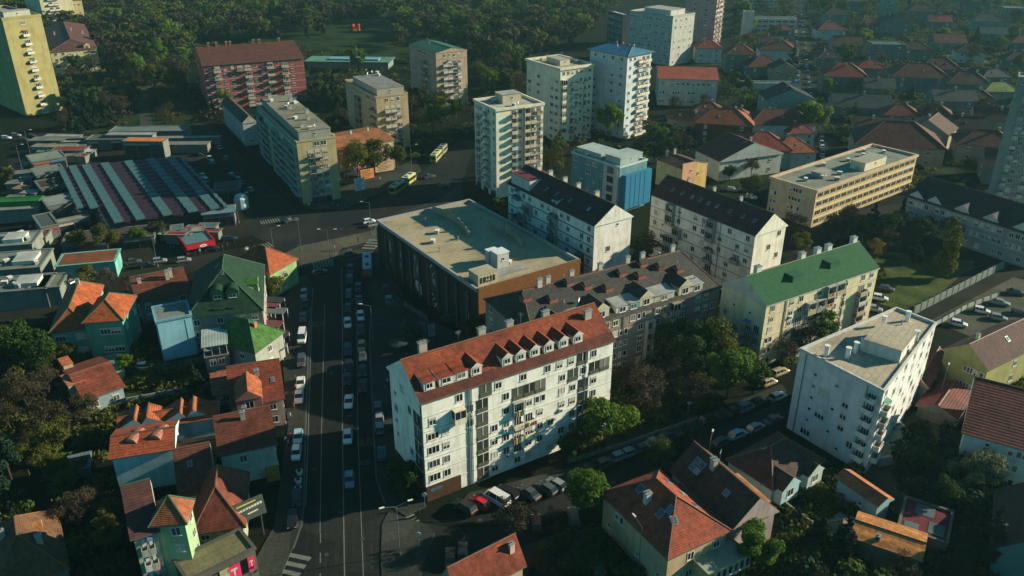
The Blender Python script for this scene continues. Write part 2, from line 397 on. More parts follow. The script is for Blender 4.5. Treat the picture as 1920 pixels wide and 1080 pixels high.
def bal_mesh(w, kind, cl, d=1.15):
    def mk():
        m = MB(); m.box(-w/2,-d,-.16,w/2,.0,0,1)
        if kind == 'solid':
            m.box(-w/2,-d-.001,0,w/2,-d+.1,1.0,0); m.box(-w/2,-d+.1,0,-w/2+.1,0,1.0,0); m.box(w/2-.1,-d+.1,0,w/2,0,1.0,0)
        elif kind == 'rail':
            for z in (.95, .5, .1): m.box(-w/2,-d,z,w/2,-d+.05,z+.06,0)
            nb = max(2, int(w/.3))
            for i in range(nb+1):
                x = -w/2+(w-.05)*i/nb; m.box(x,-d+.01,0,x+.05,-d+.04,.95,0)
            for s in (-w/2, w/2-.05):
                m.box(s,-d+.05,.95,s+.05,0,1.01,0); m.box(s,-d+.05,.5,s+.05,0,.56,0)
        elif kind == 'loggia':
            m.box(-w/2,-d,0,w/2,-d+.1,1.0,0)
            for s in (-w/2, w/2-.15): m.box(s,-d+.1,0,s+.15,0,2.55,1)
            m.box(-w/2,-d,2.55,w/2,0,2.7,1)
        return m.mesh('balcony', [wallm(cl, .6) if kind != 'rail' else rail_d, wallm(GREYW, .6)])
    return cached(('bal', w, kind, cl, d), mk)
def glazed_mesh(w, cl, d=1.1):
    def mk():
        m = MB(); m.box(-w/2,-d,-.16,w/2,0,1.0,0); m.box(-w/2+.03,-d+.03,1.0,w/2-.03,0,2.45,1); m.box(-w/2,-d,2.45,w/2,0,2.6,0)
        n = max(2, int(w/.8))
        for i in range(n+1):
            x = -w/2+(w-.07)*i/n; m.box(x,-d,1.0,x+.07,-d+.03,2.45,2)
        return m.mesh('glazed_balcony', [wallm(cl, .6), glass, frame_w])
    return cached(('gz', w, cl), mk)
def ac_mesh():
    def mk():
        m = MB(); m.box(-.4,-.35,-.3,.4,0,.3,0); m.cyl(0,0,0,0,.01)
        m.v = m.v[:8]; m.f = m.f[:6]; m.m = m.m[:6]
        m.box(-.3,-.37,-.22,.12,-.351,.2,1); return m.mesh('air_conditioner', [white_p, dark])
    return cached('ac', mk)
def stair_mesh(w, h):
    def mk():
        m = MB(); m.box(-w/2,-.04,-h/2+.1,w/2,0,h/2-.1,1); m.box(-w/2,-.09,-h/2-.1,w/2,0,-h/2+.1,0)
        for i in (0, 1, 2):
            x = -w/2+(w-.08)*i/2; m.box(x,-.08,-h/2+.1,x+.08,-.04,h/2-.1,0)
        return m.mesh('stair_glazing', [frame_w, glassm((.03,.04,.04), .3)])
    return cached(('st', w, h), mk)
def shop_mesh(w, h, cl):
    def mk():
        m = MB(); m.box(-w/2,-.03,-h/2,w/2,0,h/2-.55,1); m.box(-w/2,-.3,h/2-.55,w/2,0,h/2,0)
        for i in range(3):
            x = -w/2+(w-.1)*i/2; m.box(x,-.08,-h/2,x+.1,-.03,h/2-.55,2)
        return m.mesh('shop_front', [plain(cl), glass, frame_d])
    return cached(('sh', w, h, cl), mk)
def awning_mesh(w, cl):
    def mk():
        m = MB(); m.poly([(-w/2,0,.3),(-w/2,-.9,0),(w/2,-.9,0),(w/2,0,.3)]); m.poly([(-w/2,-.9,0),(-w/2,-.9,-.15),(w/2,-.9,-.15),(w/2,-.9,0)])
        m.poly([(-w/2,0,.27),(w/2,0,.27),(w/2,-.9,-.03),(-w/2,-.9,-.03)]); return m.mesh('awning', [plain(cl)])
    return cached(('aw', w, cl), mk)
def clutter_mesh(k, ch):
    def mk():
        r_ = random.Random(k*5+1); m = MB(); cs = [(.5,.5,.5),(.42,.05,.04),(.05,.12,.25),(.5,.42,.25),(.05,.14,.04),(.3,.14,.06)]
        if k < 3:
            for i in range(4): x = -.8+i*.42; m.box(x,-1.24,.35+r_.uniform(0,.3),x+r_.uniform(.2,.36),-1.2,1.02,r_.randrange(4))
        else:
            for i in range(4): x = -.9+i*.5; w_ = r_.uniform(.2,.42); m.box(x,-.95,0,x+w_,-.95+w_,r_.uniform(.4,1.25),r_.randrange(6))
        return m.mesh('balcony_clutter', [plain(c) for c in cs])
    return cached(('clt', k), mk)
AWN = [(.1,.22,.14), (.35,.3,.2), (.35,.1,.06), (.1,.16,.3)]
def cell(b, M, ch, cw, sh, pc, fr, rg):
    """one bay of one storey; M sits at the middle of the bay at floor level"""
    q = round
    def put(nm, me, dx, dy, dz): return obj(nm, me, b, M @ T(dx, dy, dz))
    bl = rg.choice((0,0,0,.2,.35,.6,1.0))
    if ch == '.': return
    if ch in 'wko': put('window', win_mesh(1.3, 1.45, 2, fr, bl), 0, 0, sh*.3+.78)
    if ch == 'k': put('air_conditioner', ac_mesh(), rg.choice((-1,1))*.15, 0, sh*.3-.35)
    if ch == 'o': put('awning', awning_mesh(1.7, rg.choice(AWN)), 0, 0, sh*.3+1.3)
    if ch == 'W': put('window', win_mesh(2.1, 1.5, 3, fr, bl), 0, 0, sh*.3+.78)
    if ch == 's': put('window', win_mesh(.75, .7, 1, fr, 0), 0, 0, sh*.3+1.0)
    if ch == 'p':
        put('window', win_mesh(.9, 1.35, 1, fr, bl), -.62, 0, sh*.3+.78); put('window', win_mesh(.9, 1.35, 1, fr, 0), .62, 0, sh*.3+.78)
    bw = q(cw*.92, 1)
    if ch in 'brl':
        put('window', win_mesh(q(min(bw-.5, 2.4), 1), 2.1, 3, fr, rg.choice((0,0,.5))), 0, 0, 1.2)
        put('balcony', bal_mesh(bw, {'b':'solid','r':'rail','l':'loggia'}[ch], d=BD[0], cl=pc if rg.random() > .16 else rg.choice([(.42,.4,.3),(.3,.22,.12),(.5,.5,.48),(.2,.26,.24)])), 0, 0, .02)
        if rg.random() < .45: put('balcony_clutter', clutter_mesh(rg.randrange(6), ch), rg.uniform(-.2,.2)*bw, 0, .04)
        if ch != 'l' and rg.random() < .2: put('awning', awning_mesh(q(bw*.8, 1), rg.choice(AWN)), 0, 0, 2.35)
    if ch == 'D':
        put('loggia', cached(('lg', q(cw, 1), q(sh, 2), pc), lambda: MB().box(-cw*.48,-.05,.15,cw*.48,0,sh-.12,0).box(-cw*.48,-.14,0,cw*.48,0,.14,2).box(-cw*.44,-.12,.15,cw*.44,-.051,.95,1).box(-.05,-.10,.96,.05,-.051,sh-.13,2).mesh('loggia', [glassm((.035,.04,.03), .4), plain((.10,.10,.07)), white_p])), 0, 0, 0)
    if ch == 'g': put('glazed_balcony', glazed_mesh(bw, pc), 0, 0, .02)
    if ch == 'S': put('stair_glazing', stair_mesh(q(min(2.4, cw*.8), 1), q(sh, 2)), 0, 0, sh/2)
    if ch == 'G': put('shop_front', shop_mesh(q(cw*.94, 1), q(sh*.86, 1), rg.choice([(.1,.1,.1),(.3,.05,.04),(.05,.12,.2),(.35,.33,.28)])), 0, 0, sh*.43)
    if ch == 'd':
        put('door', cached('door', lambda: MB().box(-.55,-.06,0,.55,0,2.2,0).box(-.7,-.9,2.25,.7,0,2.35,1).mesh('door', [frame_d, zinc])), 0, 0, 0)
    if ch == 'v': put('window', win_mesh(q(cw*.82, 1), 1.5, max(2, int(cw/.9)), fr, 0), 0, 0, sh*.3+.78)

ALLB = []
class Bld: pass
def make(name, label, cat, quad, h, wall, group=None):
    """quad: four world footprint corners, counter-clockwise from the near corner"""
    b = Bld(); v0 = quad[0]; ang = math.atan2(quad[1].y-v0.y, quad[1].x-v0.x)
    c, s = math.cos(-ang), math.sin(-ang)
    b.fp = [((p.x-v0.x)*c-(p.y-v0.y)*s, (p.x-v0.x)*s+(p.y-v0.y)*c) for p in quad]
    b.o = empty(name, (v0.x, v0.y, 0), ang, label, cat, group)
    b.h = h; b.W = b.fp[1][0]; b.D = max(b.fp[2][1], b.fp[3][1]); b.wall = wall; b.ang = ang
    b.rg = random.Random(sum(map(ord, label)))
    b.top = lambda x, y: h; b.done = set(); ALLB.append(b)
    return b
def rect(P0, P1, P2, h, D=None, W=None):
    a, q, c = at(*P1, h), at(*P2, h), at(*P0, h)
    dx, dy = q-a, c-a
    if dx.length >= dy.length: ang = math.atan2(dx.y, dx.x)
    else: ang = math.atan2(dy.y, dy.x)-math.pi/2
    X = Vector((math.cos(ang), math.sin(ang), 0)); Y = Vector((-X.y, X.x, 0))
    W = W or max(3, dx.dot(X)); D = D or max(3, dy.dot(Y))
    a.z = 0
    return [a, a+X*W, a+X*W+Y*D, a+Y*D]
def bld(name, label, P0, P1, P2, yb=None, h=None, wall=CREAM, cat='building', group=None, D=None, W=None, n=None, sh=None, base=None, dirt=.6, plinth=.0):
    if h is None: h = hgt(yb, P1[1])
    b = make(name, label, cat, rect(P0, P1, P2, h, D, W), h, wall, group)
    b.n = n or max(1, round(h/2.95)); b.sh = sh or h/b.n
    m = MB(); m.prism(b.fp, 0, h, 0)
    b.wo = m.build('wall', wallm(wall, dirt), b.o)
    return b
def quadb(name, label, pts, yb, wall, cat='building', n=None):
    h = hgt(yb, pts[0][1]); q = [at(*p, h) for p in pts]
    for p in q: p.z = 0
    b = make(name, label, cat, q, h, wall); b.n = n or max(1, round(h/2.95)); b.sh = h/b.n
    m = MB(); m.prism(b.fp, 0, h, 0); b.wo = m.build('wall', wallm(wall, .5), b.o); return b
def face_M(b, i, z=0):
    p, q = b.fp[i], b.fp[(i+1) % len(b.fp)]
    L = math.hypot(q[0]-p[0], q[1]-p[1]); a = math.atan2(q[1]-p[1], q[0]-p[0])
    return T(p[0], p[1], z, a), L
FI = {'F':0, 'R':1, 'B':2, 'L':3}
def facade(b, side, rows, pc=None, fr=None, top=None, margin=.6, thin=0.0):
    """rows from the top storey down; a single string repeats on every storey"""
    i = FI.get(side, side); b.done.add(i); M, L = face_M(b, i); top = b.h if top is None else top
    if isinstance(rows, str): rows = [rows]*b.n
    if isinstance(rows, tuple): rows = [rows[0]]+[rows[1]]*(b.n-2)+[rows[2]]
    for r in range(b.n):
        s = rows[min(r, len(rows)-1)] if r < b.n-1 or len(rows) < b.n else rows[-1]
        cw = (L-2*margin)/len(s); z = top-(r+1)*b.sh
        for j, ch in enumerate(s):
            if ch in 'wWps' and thin and b.rg.random() < thin: continue
            cell(b.o, M @ T(margin+cw*(j+.5), 0, z), ch, cw, b.sh, pc or b.wall, fr or frame_w, b.rg)
def bands(b, sides='FL', every=1, cl=None, t=.18):
    mb = MB(); out = .06
    for sd in sides:
        M, L = face_M(b, FI[sd])
        for k in range(1, b.n, every):
            z = b.h-k*b.sh; n0 = len(mb.v); mb.box(.02,-out,z-t/2,L-.02,.0,z+t/2)
            for q in range(n0, len(mb.v)): mb.v[q] = tuple(M @ Vector(mb.v[q]))
    mb.build('string_course', plain(cl or sc(b.wall, .7), .8), b.o)
def pipes(b, side, us, cl=(.2,.22,.22)):
    M, L = face_M(b, FI[side])
    for u in us: obj('downpipe', cached(('pipe', round(b.h,1), cl), lambda: MB().cyl(0,-.12,.1,b.h,.09,k=6).mesh('downpipe', [plain(cl)])), b.o, M @ T(u*L, 0, 0))
def gable(b, axis, rise, mat, over=.45, gw=None, z=None, x0=0, x1=None, y0=0, y1=None, name='roof', off=.5, parent=None, trim=None):
    x1 = b.W if x1 is None else x1; y1 = b.D if y1 is None else y1; z = b.h+.003 if z is None else z
    m = MB(); e = over; t = .22
    if axis == 'x':
        yr = y0+(y1-y0)*off
        A = [(x0-e, y0-e, z), (x1+e, y0-e, z), (x1+e, y1+e, z), (x0-e, y1+e, z)]; Rg = [(x0-e, yr, z+rise), (x1+e, yr, z+rise)]
        up = lambda p: (p[0], p[1], p[2]+t)
        A2 = [up(p) for p in A]; R2 = [up(p) for p in Rg]
        m.poly([A2[0],A2[1],R2[1],R2[0]],0); m.poly([A2[2],A2[3],R2[0],R2[1]],0)
        m.poly([A[0],A[1],A2[1],A2[0]],2); m.poly([A[2],A[3],A2[3],A2[2]],2)
        m.poly([A[1],(x1+e,yr,z),A[2],A2[2],R2[1],A2[1]],1); m.poly([A[3],(x0-e,yr,z),A[0],A2[0],R2[0],A2[3]],1); m.poly(A[::-1],2)
        def f(x, y): return z+t+rise*(1-(yr-y)/(yr-y0+e) if y < yr else 1-(y-yr)/(y1+e-yr))
    else:
        xr = x0+(x1-x0)*off
        A = [(x0-e, y0-e, z), (x1+e, y0-e, z), (x1+e, y1+e, z), (x0-e, y1+e, z)]; Rg = [(xr, y0-e, z+rise), (xr, y1+e, z+rise)]
        up = lambda p: (p[0], p[1], p[2]+t)
        A2 = [up(p) for p in A]; R2 = [up(p) for p in Rg]
        m.poly([A2[1],A2[2],R2[1],R2[0]],0); m.poly([A2[3],A2[0],R2[0],R2[1]],0)
        m.poly([A[1],A[2],A2[2],A2[1]],2); m.poly([A[3],A[0],A2[0],A2[3]],2)
        m.poly([A[0],A[1],A2[1],R2[0],A2[0]],1); m.poly([A[2],A[3],A2[3],R2[1],A2[2]],1); m.poly(A[::-1],2)
        def f(x, y): return z+t+rise*(1-(xr-x)/(xr-x0+e) if x < xr else 1-(x-xr)/(x1+e-xr))
    if parent is None: b.top = f
    o = m.build(name, [mat, wallm(gw or b.wall, .6), plain(trim or (.14,.12,.1))], parent or b.o)
    ra, rb = (R2[0], R2[1]); mb = MB(); mb.tube(ra, rb, .16, k=6)
    mb.build('ridge_cap', plain((.05,.09,.05) if 'green' in (b.o.get('label') or '') else (.15,.075,.05)), o)
    return o
def hip(b, rise, mat, over=.5, z=None, x0=0, x1=None, y0=0, y1=None, name='roof', ridge=None, parent=None, caps=True):
    x1 = b.W if x1 is None else x1; y1 = b.D if y1 is None else y1; z = b.h+.003 if z is None else z
    e = over; X0, X1, Y0, Y1 = x0-e, x1+e, y0-e, y1+e; t = .22; w, d = X1-X0, Y1-Y0
    if w >= d:
        k = d/2 if ridge is None else ridge; r0, r1 = (X0+k, (Y0+Y1)/2, z+rise+t), (X1-k, (Y0+Y1)/2, z+rise+t)
    else:
        k = w/2 if ridge is None else ridge; r0, r1 = ((X0+X1)/2, Y0+k, z+rise+t), ((X0+X1)/2, Y1-k, z+rise+t)
    A = [(X0,Y0,z),(X1,Y0,z),(X1,Y1,z),(X0,Y1,z)]; B = [(p[0],p[1],z+t) for p in A]
    m = MB()
    if w >= d: fs = [[B[0],B[1],r1,r0],[B[1],B[2],r1],[B[2],B[3],r0,r1],[B[3],B[0],r0]]
    else: fs = [[B[0],B[1],r0],[B[1],B[2],r1,r0],[B[2],B[3],r1],[B[3],B[0],r0,r1]]
    for q in fs: m.poly(q, 0)
    for i in range(4): m.poly([A[i],A[(i+1)%4],B[(i+1)%4],B[i]], 1)
    m.poly(A[::-1], 1)
    def f(x, y):
        dx, dy = min(x-X0, X1-x), min(y-Y0, Y1-y)
        return z+t+rise*min(1, dx/max(k,.1) if w >= d else dx/(w/2), dy/(d/2) if w >= d else dy/max(k,.1))
    if parent is None: b.top = f
    o = m.build(name, [mat, plain((.14,.12,.1))], parent or b.o)
    if caps:
        mb = MB()
        for a, c in ((r0, r1),(B[0], r0),(B[3] if w >= d else B[1], r0),(B[1] if w >= d else B[3], r1),(B[2], r1)):
            if (Vector(a)-Vector(c)).length > .05: mb.tube(a, c, .14, k=5)
        mb.build('ridge_cap', plain((.05,.09,.05) if 'green' in (b.o.get('label') or '') else (.17,.075,.045)), o)
    return o
def flat(b, mat, ph=.7, over=.15, pm=None):
    P = b.fp; n = len(P); cx = sum(p[0] for p in P)/n; cy = sum(p[1] for p in P)/n
    def shr(d):
        out = []
        for i in range(n):
            a, c, e = Vector(P[i-1]), Vector(P[i]), Vector(P[(i+1) % n])
            u = (c-a).normalized(); v = (e-c).normalized(); n1 = Vector((u.y,-u.x)); n2 = Vector((v.y,-v.x))
            k = d/(1+n1.dot(n2)); out.append(c+(n1+n2)*k)
        return out
    o1, i1 = shr(over), shr(-.3)
    m = MB(); m.prism([tuple(p) for p in shr(-.29)], b.h+.002, b.h+.12)
    r = m.build('roof', mat, b.o); m = MB(); z0, z1 = b.h+.004, b.h+ph
    for i in range(n):
        j = (i+1) % n
        m.poly([(*o1[i],z0),(*o1[j],z0),(*o1[j],z1),(*o1[i],z1)]); m.poly([(*i1[j],z0),(*i1[i],z0),(*i1[i],z1),(*i1[j],z1)])
        m.poly([(*o1[i],z1),(*o1[j],z1),(*i1[j],z1),(*i1[i],z1)]); m.poly([(*o1[j],z0),(*o1[i],z0),(*i1[i],z0),(*i1[j],z0)])
    m.build('parapet', pm or wallm(sc(b.wall, .9), .5), b.o)
    b.top = lambda x, y: b.h+.12
def chim(b, x, y, h=1.6, w=.8, d=.6, cl=(.4,.36,.3), rz=0):
    z = b.top(x, y)
    def mk():
        m = MB(); m.box(-w/2,-d/2,-.9,w/2,d/2,h,0); m.box(-w/2-.1,-d/2-.1,h,w/2+.1,d/2+.1,h+.14,1)
        for s in (-.25, .25): m.cyl(s*w,0,h+.14,h+.5,.1,k=6,m=1)
        return m.mesh('chimney', [wallm(cl), zinc])
    return obj('chimney', cached(('ch', h, w, d, cl), mk), b.o, T(x, y, z, rz))
def rbox(b, name, x0, y0, x1, y1, h, wall=None, top=None, z=None, over=0.12, door=True):
    z = b.top((x0+x1)/2, (y0+y1)/2) if z is None else z
    m = MB(); m.box(x0,y0,z,x1,y1,z+h,0); m.box(x0-over,y0-over,z+h+.002,x1+over,y1+over,z+h+.14,1)
    o = m.build(name, [wallm(wall or b.wall), top or conc], b.o)
    if door and x1-x0 > 2: obj('window', win_mesh(.8, .8, 1, frame_w, 0), o, T((x0+x1)/2, y0, z+h*.6))
    return o
def vent(b, x, y, k='pipe'):
    z = b.top(x, y)
    if k == 'pipe': me = cached('vp', lambda: MB().cyl(0,0,-.3,.9,.14,k=8).cyl(0,0,.95,1.1,.24,k=8).mesh('vent_pipe', [zinc])); nm = 'vent_pipe'
    elif k == 'dish':
        def mk():
            m = MB(); m.cyl(0,0,-.3,.9,.04,k=5)
            R0 = [(0.45*math.cos(a*math.pi/5), -.1, .9+.45*math.sin(a*math.pi/5)) for a in range(10)]
            for i in range(10): m.poly([R0[i],R0[(i+1)%10],(0,.08,.9)]); m.poly([R0[(i+1)%10],R0[i],(0,.05,.9)])
            return m.mesh('satellite_dish', [white_p])
        me = cached('dish', mk); nm = 'satellite_dish'
    elif k == 'ant':
        me = cached('ant', lambda: MB().tube((0,0,-.2),(0,0,2.6),.03).tube((-.6,0,2.4),(.6,0,2.4),.02).tube((-.4,0,2.0),(.4,0,2.0),.02).tube((-.5,0,2.2),(.5,0,2.2),.02).mesh('antenna', [zinc])); nm = 'antenna'
    else:
        me = cached('hv', lambda: MB().box(-.7,-.5,.1,.7,.5,.9,0).box(-.75,-.55,.9,.75,.55,.98,1).box(-.6,-.4,-.1,-.5,.4,.1,1).box(.5,-.4,-.1,.6,.4,.1,1).mesh('ventilation_unit', [zinc, white_p])); nm = 'ventilation_unit'
    return obj(nm, me, b.o, T(x, y, z, b.rg.choice((0, .6, 2.2, 3.9))))
def clutter(b, n, kinds=('pipe','pipe','dish','ant','hvac')):
    for _ in range(n):
        vent(b, b.rg.uniform(1, b.W-1), b.rg.uniform(1, b.D-1), b.rg.choice(kinds))
def sky_l(b, x, y, w=.8, l=1.2):
    z = b.top(x, y); dx = (b.top(x+.3, y)-b.top(x-.3, y))/.6; dy = (b.top(x, y+.3)-b.top(x, y-.3))/.6
    nrm = Vector((-dx, -dy, 1)).normalized(); up = Vector((dx, dy, dx*dx+dy*dy))
    up = up.normalized() if up.length > .01 else Vector((0, 1, 0)); xr = up.cross(nrm)
    M = Matrix(((xr.x, up.x, nrm.x, x), (xr.y, up.y, nrm.y, y), (xr.z, up.z, nrm.z, z), (0,0,0,1)))
    me = cached(('skl', w, l), lambda: MB().box(-w/2,-l/2,-.05,w/2,l/2,.1,0).box(-w/2+.1,-l/2+.1,.1,w/2-.1,l/2-.1,.13,1).mesh('skylight', [zinc, glassm((.10,.12,.14), .1)]))
    return obj('skylight', me, b.o, M)
def dormer(b, x, y, z, w=1.8, d=3.0, h=1.5, rz=0, wall=WHITE, roof=None, kind='gable', cheek=None):
    """front middle at (x, y, z), facing local -y turned by rz"""
    roof = roof or tilem(RED_T)
    def mk():
        m = MB(); m.box(-w/2,0,-.6,w/2,d,h,0)
        if kind == 'gable':
            r = w*.42; e = .2; a = [(-w/2-e,-e,h-.05),(w/2+e,-e,h-.05),(w/2+e,d,h-.05),(-w/2-e,d,h-.05)]; p, q = (0,-e,h+r),(0,d,h+r)
            m.poly([a[1],a[2],q,p],1); m.poly([a[3],a[0],p,q],1); m.poly([a[0],a[1],p],0); m.poly(a[::-1],0)
        elif kind == 'shed': 
            m.poly([(-w/2-.2,-.3,h+.02),(w/2+.2,-.3,h+.02),(w/2+.2,d,h+.5),(-w/2-.2,d,h+.5)],1); m.poly([(-w/2-.2,-.3,h+.0),(-w/2-.2,d,h+.0),(w/2+.2,d,h+.0),(w/2+.2,-.3,h+.0)],0)
            m.poly([(w/2+.2,-.3,h),(w/2+.2,d,h),(w/2+.2,d,h+.5),(w/2+.2,-.3,h+.02)],0); m.poly([(-w/2-.2,-.3,h),(-w/2-.2,-.3,h+.02),(-w/2-.2,d,h+.5),(-w/2-.2,d,h)],0)
        elif kind == 'arch':
            P = [(math.cos(math.pi*i/8)*(w/2+.15), h-.02+math.sin(math.pi*i/8)*w*.5) for i in range(9)]
            for i in range(8): m.poly([(P[i][0],-.2,P[i][1]),(P[i][0],d,P[i][1]),(P[i+1][0],d,P[i+1][1]),(P[i+1][0],-.2,P[i+1][1])],1)
            m.poly([(p[0],-.19,p[1]) for p in P],0)
        return m.mesh('dormer', [wallm(wall, .5), roof])
    o = obj('dormer', cached(('dm', w, d, h, wall, roof.name, kind), mk), b.o, T(x, y, z, rz))
    obj('window', win_mesh(round(min(w*.62, 1.6), 1), round(h*.62, 1), 2, frame_w, 0), o, T(0, 0, h*.5))
    return o
def tri(t): return tilem(t)
# ------------------------------------------------------------------ large buildings, nearest first
# long white block with the red roof
b = bld('apartment_block', 'long white apartment block with orange-red tiled roof, dormers and laundry balconies beside the avenue', (731,690), (790,757), (1150,640), 940, wall=(.84,.83,.74), n=7)
BD[0] = .7
facade(b, 'F', ['..w.Dw.w.wwwDw.', 'w.gwD.wDDD.wDwDD', 'Ww.wD.wlwp.wwDw.', 'Ww..Dwkbbw.kwDw.', 'Ww..Dwwbbww.wD.w', 'Ww..Dwkbww.kwD.w', 'G...Dw.ww.w.w.w.'], pc=(.66,.62,.48))
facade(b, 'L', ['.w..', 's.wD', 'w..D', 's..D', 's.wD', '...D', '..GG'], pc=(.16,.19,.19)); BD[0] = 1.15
bands(b, 'F'); pipes(b, 'F', (.22, .235, .84)); pipes(b, 'L', (.98,))
RT = tilem((.27,.055,.022)); gable(b, 'x', 4.6, RT, over=.35, off=.52)
m = MB(); m.poly([(-.36,-.37,b.top(0,-.35)+.03),(b.W+.36,-.37,b.top(0,-.35)+.03),(b.W+.36,1.25,b.top(0,1.25)+.03),(-.36,1.25,b.top(0,1.25)+.03)]); m.build('roof_skirt', tilem((.12,.028,.018)), b.o)
for i, u in enumerate((.02, .10, .17, .245, .40, .47, .545, .62, .70, .78)):
    x = b.W*u+1.3; y = 1.1; dormer(b, x, y, b.top(x, y)+.1, w=(2.6 if i in (1, 2) else 2.0), d=4.6, h=1.6, wall=(.62,.6,.54), roof=RT, kind='shed' if i < 3 else 'gable')
for u, v, hh in ((.11,.62,2.2),(.40,.6,1.6),(.93,.36,1.5),(.55,.62,1.4),(.75,.63,1.4)): chim(b, b.W*u, b.D*v, hh, 1.4, .7)
for u, v in ((.13,.6),(.3,.7),(.62,.66),(.85,.6)): vent(b, b.W*u, b.D*v, 'ant')
for u in (.3, .34, .88): sky_l(b, b.W*u, b.D*.72)
M, L = face_M(b, 0); m = MB(); m.box(0,-.25,0,L*.17,-.03,3.0); m.build('garage_front', plain((.075,.04,.022)), b.o, M)
M, L = face_M(b, 3); m = MB(); m.box(0,-.25,0,L,-.03,3.0); m.build('garage_front', plain((.05,.03,.02)), b.o, M)
B1 = b
# dark shopping centre with the broad flat roof
b = bld('shopping_centre', 'black and brown shopping centre with big flat roof and tall poster banners', (708,418), (895,548), (1085,492), 642, wall=(.028,.026,.025), n=3, dirt=.3)
flat(b, flatm((.36,.31,.20)), .9, .25, plain((.30,.30,.28))); MALL = b
M, L = face_M(b, 0)
fm = plain((.17,.075,.024), .6)
cp = MB(); cp.box(.0,-.5,b.h-3.4,L,-.05,b.h+1.0,0).box(.0,-.5,0,1.9,-.06,b.h-3.4,0); cp.build('copper_fascia', fm, b.o, M)
for i in range(9):
    x = 2.6+i*.75; obj('facade_fin', cached('fin', lambda: MB().box(-.12,-.45,.2,.12,-.05,b.h-3.41,0).mesh('facade_fin', [plain((.05,.045,.04))])), b.o, M @ T(x, 0, 0))
MB().box(9.6,-.42,.05,L,-.31,b.h-3.41).build('copper_wall', fm, b.o, M)
for i in range(12):
    x = 11+i*3.2
    if x < L-2: obj('facade_panel', cached('fpn', lambda: MB().box(-1.5,-.3,.3,1.5,-.02,b.h-3.5,0).mesh('facade_panel', [plain((.16,.08,.035))])), b.o, M @ T(x, 0, 0))
M, L = face_M(b, 3); pd = plain((.05,.04,.045), .5)
for i in range(11):
    x = L*(i+.5)/11
    obj('pilaster', cached('pil', lambda: MB().box(-.35,-.45,.0,.35,-.02,b.h-1.2,0).mesh('pilaster', [plain((.09,.06,.055))])), b.o, M @ T(x-L/22+.35, 0, 0))
def banner(nm, x, z, w_, h_, shapes, bgc):
    m = MB(); m.box(-w_/2,-.35,-h_/2,w_/2,-.3,h_/2,0)
    for sh in shapes: m.poly([(p[0]*w_/2, -.36, p[1]*h_/2) for p in sh[1]], sh[0])
    o = m.build(nm, [plain(bgc, .5), plain((.50,.56,.56), .6), plain((.24,.28,.29), .6), plain((.02,.02,.025), .6)], b.o, M @ T(x, 0, z)); return o
ov = lambda cx, cy, rx, ry, k=14: [(cx+rx*math.cos(2*math.pi*i/k), cy+ry*math.sin(2*math.pi*i/k)) for i in range(k)]
st = lambda x0, y0, x1, y1, t=.12: [(x0,y0),(x0+t*2,y0),(x1+t*2,y1),(x1,y1)]
U = lambda u: L*u
banner('poster_banner', U(.15), 7.6, 2.3, 8.5, [(2, ov(0,.2,.4,.45)), (2, st(-.5,-.8,.1,-.5))], (.03,.035,.035))
banner('poster_banner', U(.27), 8.0, 2.5, 8.5, [(1, ov(.1,.1,.34,.32)), (1, st(-.6,.75,.1,.78,.3)), (2, ov(0,-.6,.6,.2))], (.02,.025,.03))
banner('poster_banner', U(.435), 8.2, 3.2, 7.5, [(2, st(-.8,-.9,-.3,.7,.1)), (1, st(.1,-.7,.5,.6,.07)), (2, ov(-.3,.6,.3,.2)), (2, ov(.3,-.2,.35,.25))], (.04,.03,.04))
banner('poster_banner', U(.45), 2.9, 3.4, 3.6, [(1, [(-.9,.8),(.5,.95),(.9,.1),(.8,-.95),(-.5,-.5),(-.95,0)]), (3, ov(-.02,.1,.34,.4))], (.03,.03,.035))
banner('poster_banner', U(.60), 8.6, 3.4, 7.4, [(1, st(-.7,.6,-.1,.9,.12)), (2, st(-.3,.2,.5,.4,.14)), (1, st(-.1,.02,.6,.5,.06)), (2, [(-.2,-.1),(.8,0),(.8,-.6),(.1,-.4)])], (.035,.04,.05))
banner('poster_banner', U(.61), 2.6, 3.4, 4.0, [(1, st(-.7,-.2,.2,.5,.1)), (1, st(-.2,-.9,.6,-.1,.12)), (1, st(-.6,-.5,.4,-.3,.09)), (2, ov(-.4,.7,.3,.2))], (.02,.025,.03))
for u, wd in ((.74,1.0),(.82,1.4),(.93,1.0)): banner('poster_banner', U(u), 7.5, wd, 9, [(2, ov(0,.5,.3,.15)), (2, ov(0,-.5,.3,.2))], (.022,.024,.03))
W_, D_ = b.W, b.D
rbox(b, 'plant_room', 1.5, 2.0, 6.5, 6.0, 2.6, (.42,.38,.27), flatm((.40,.36,.26)))
m = MB()
for i in range(5): m.box(2.1+i*.85,1.9,b.h+.7,2.5+i*.85,1.99,b.h+2.1)
m.build('louvre', dark, b.o)
rbox(b, 'plant_room', W_*.36, 7.5, W_*.36+3.2, 10.5, 3.6, (.42,.44,.42), plain((.62,.66,.66)))
rbox(b, 'plant_room', W_*.36, 11.2, W_*.36+2.6, 12.8, 3.0, (.42,.44,.42), plain((.62,.66,.66)))
rbox(b, 'roof_step', 6.6, 2.3, W_*.55, 5.2, 1.0, (.35,.33,.25), door=False)
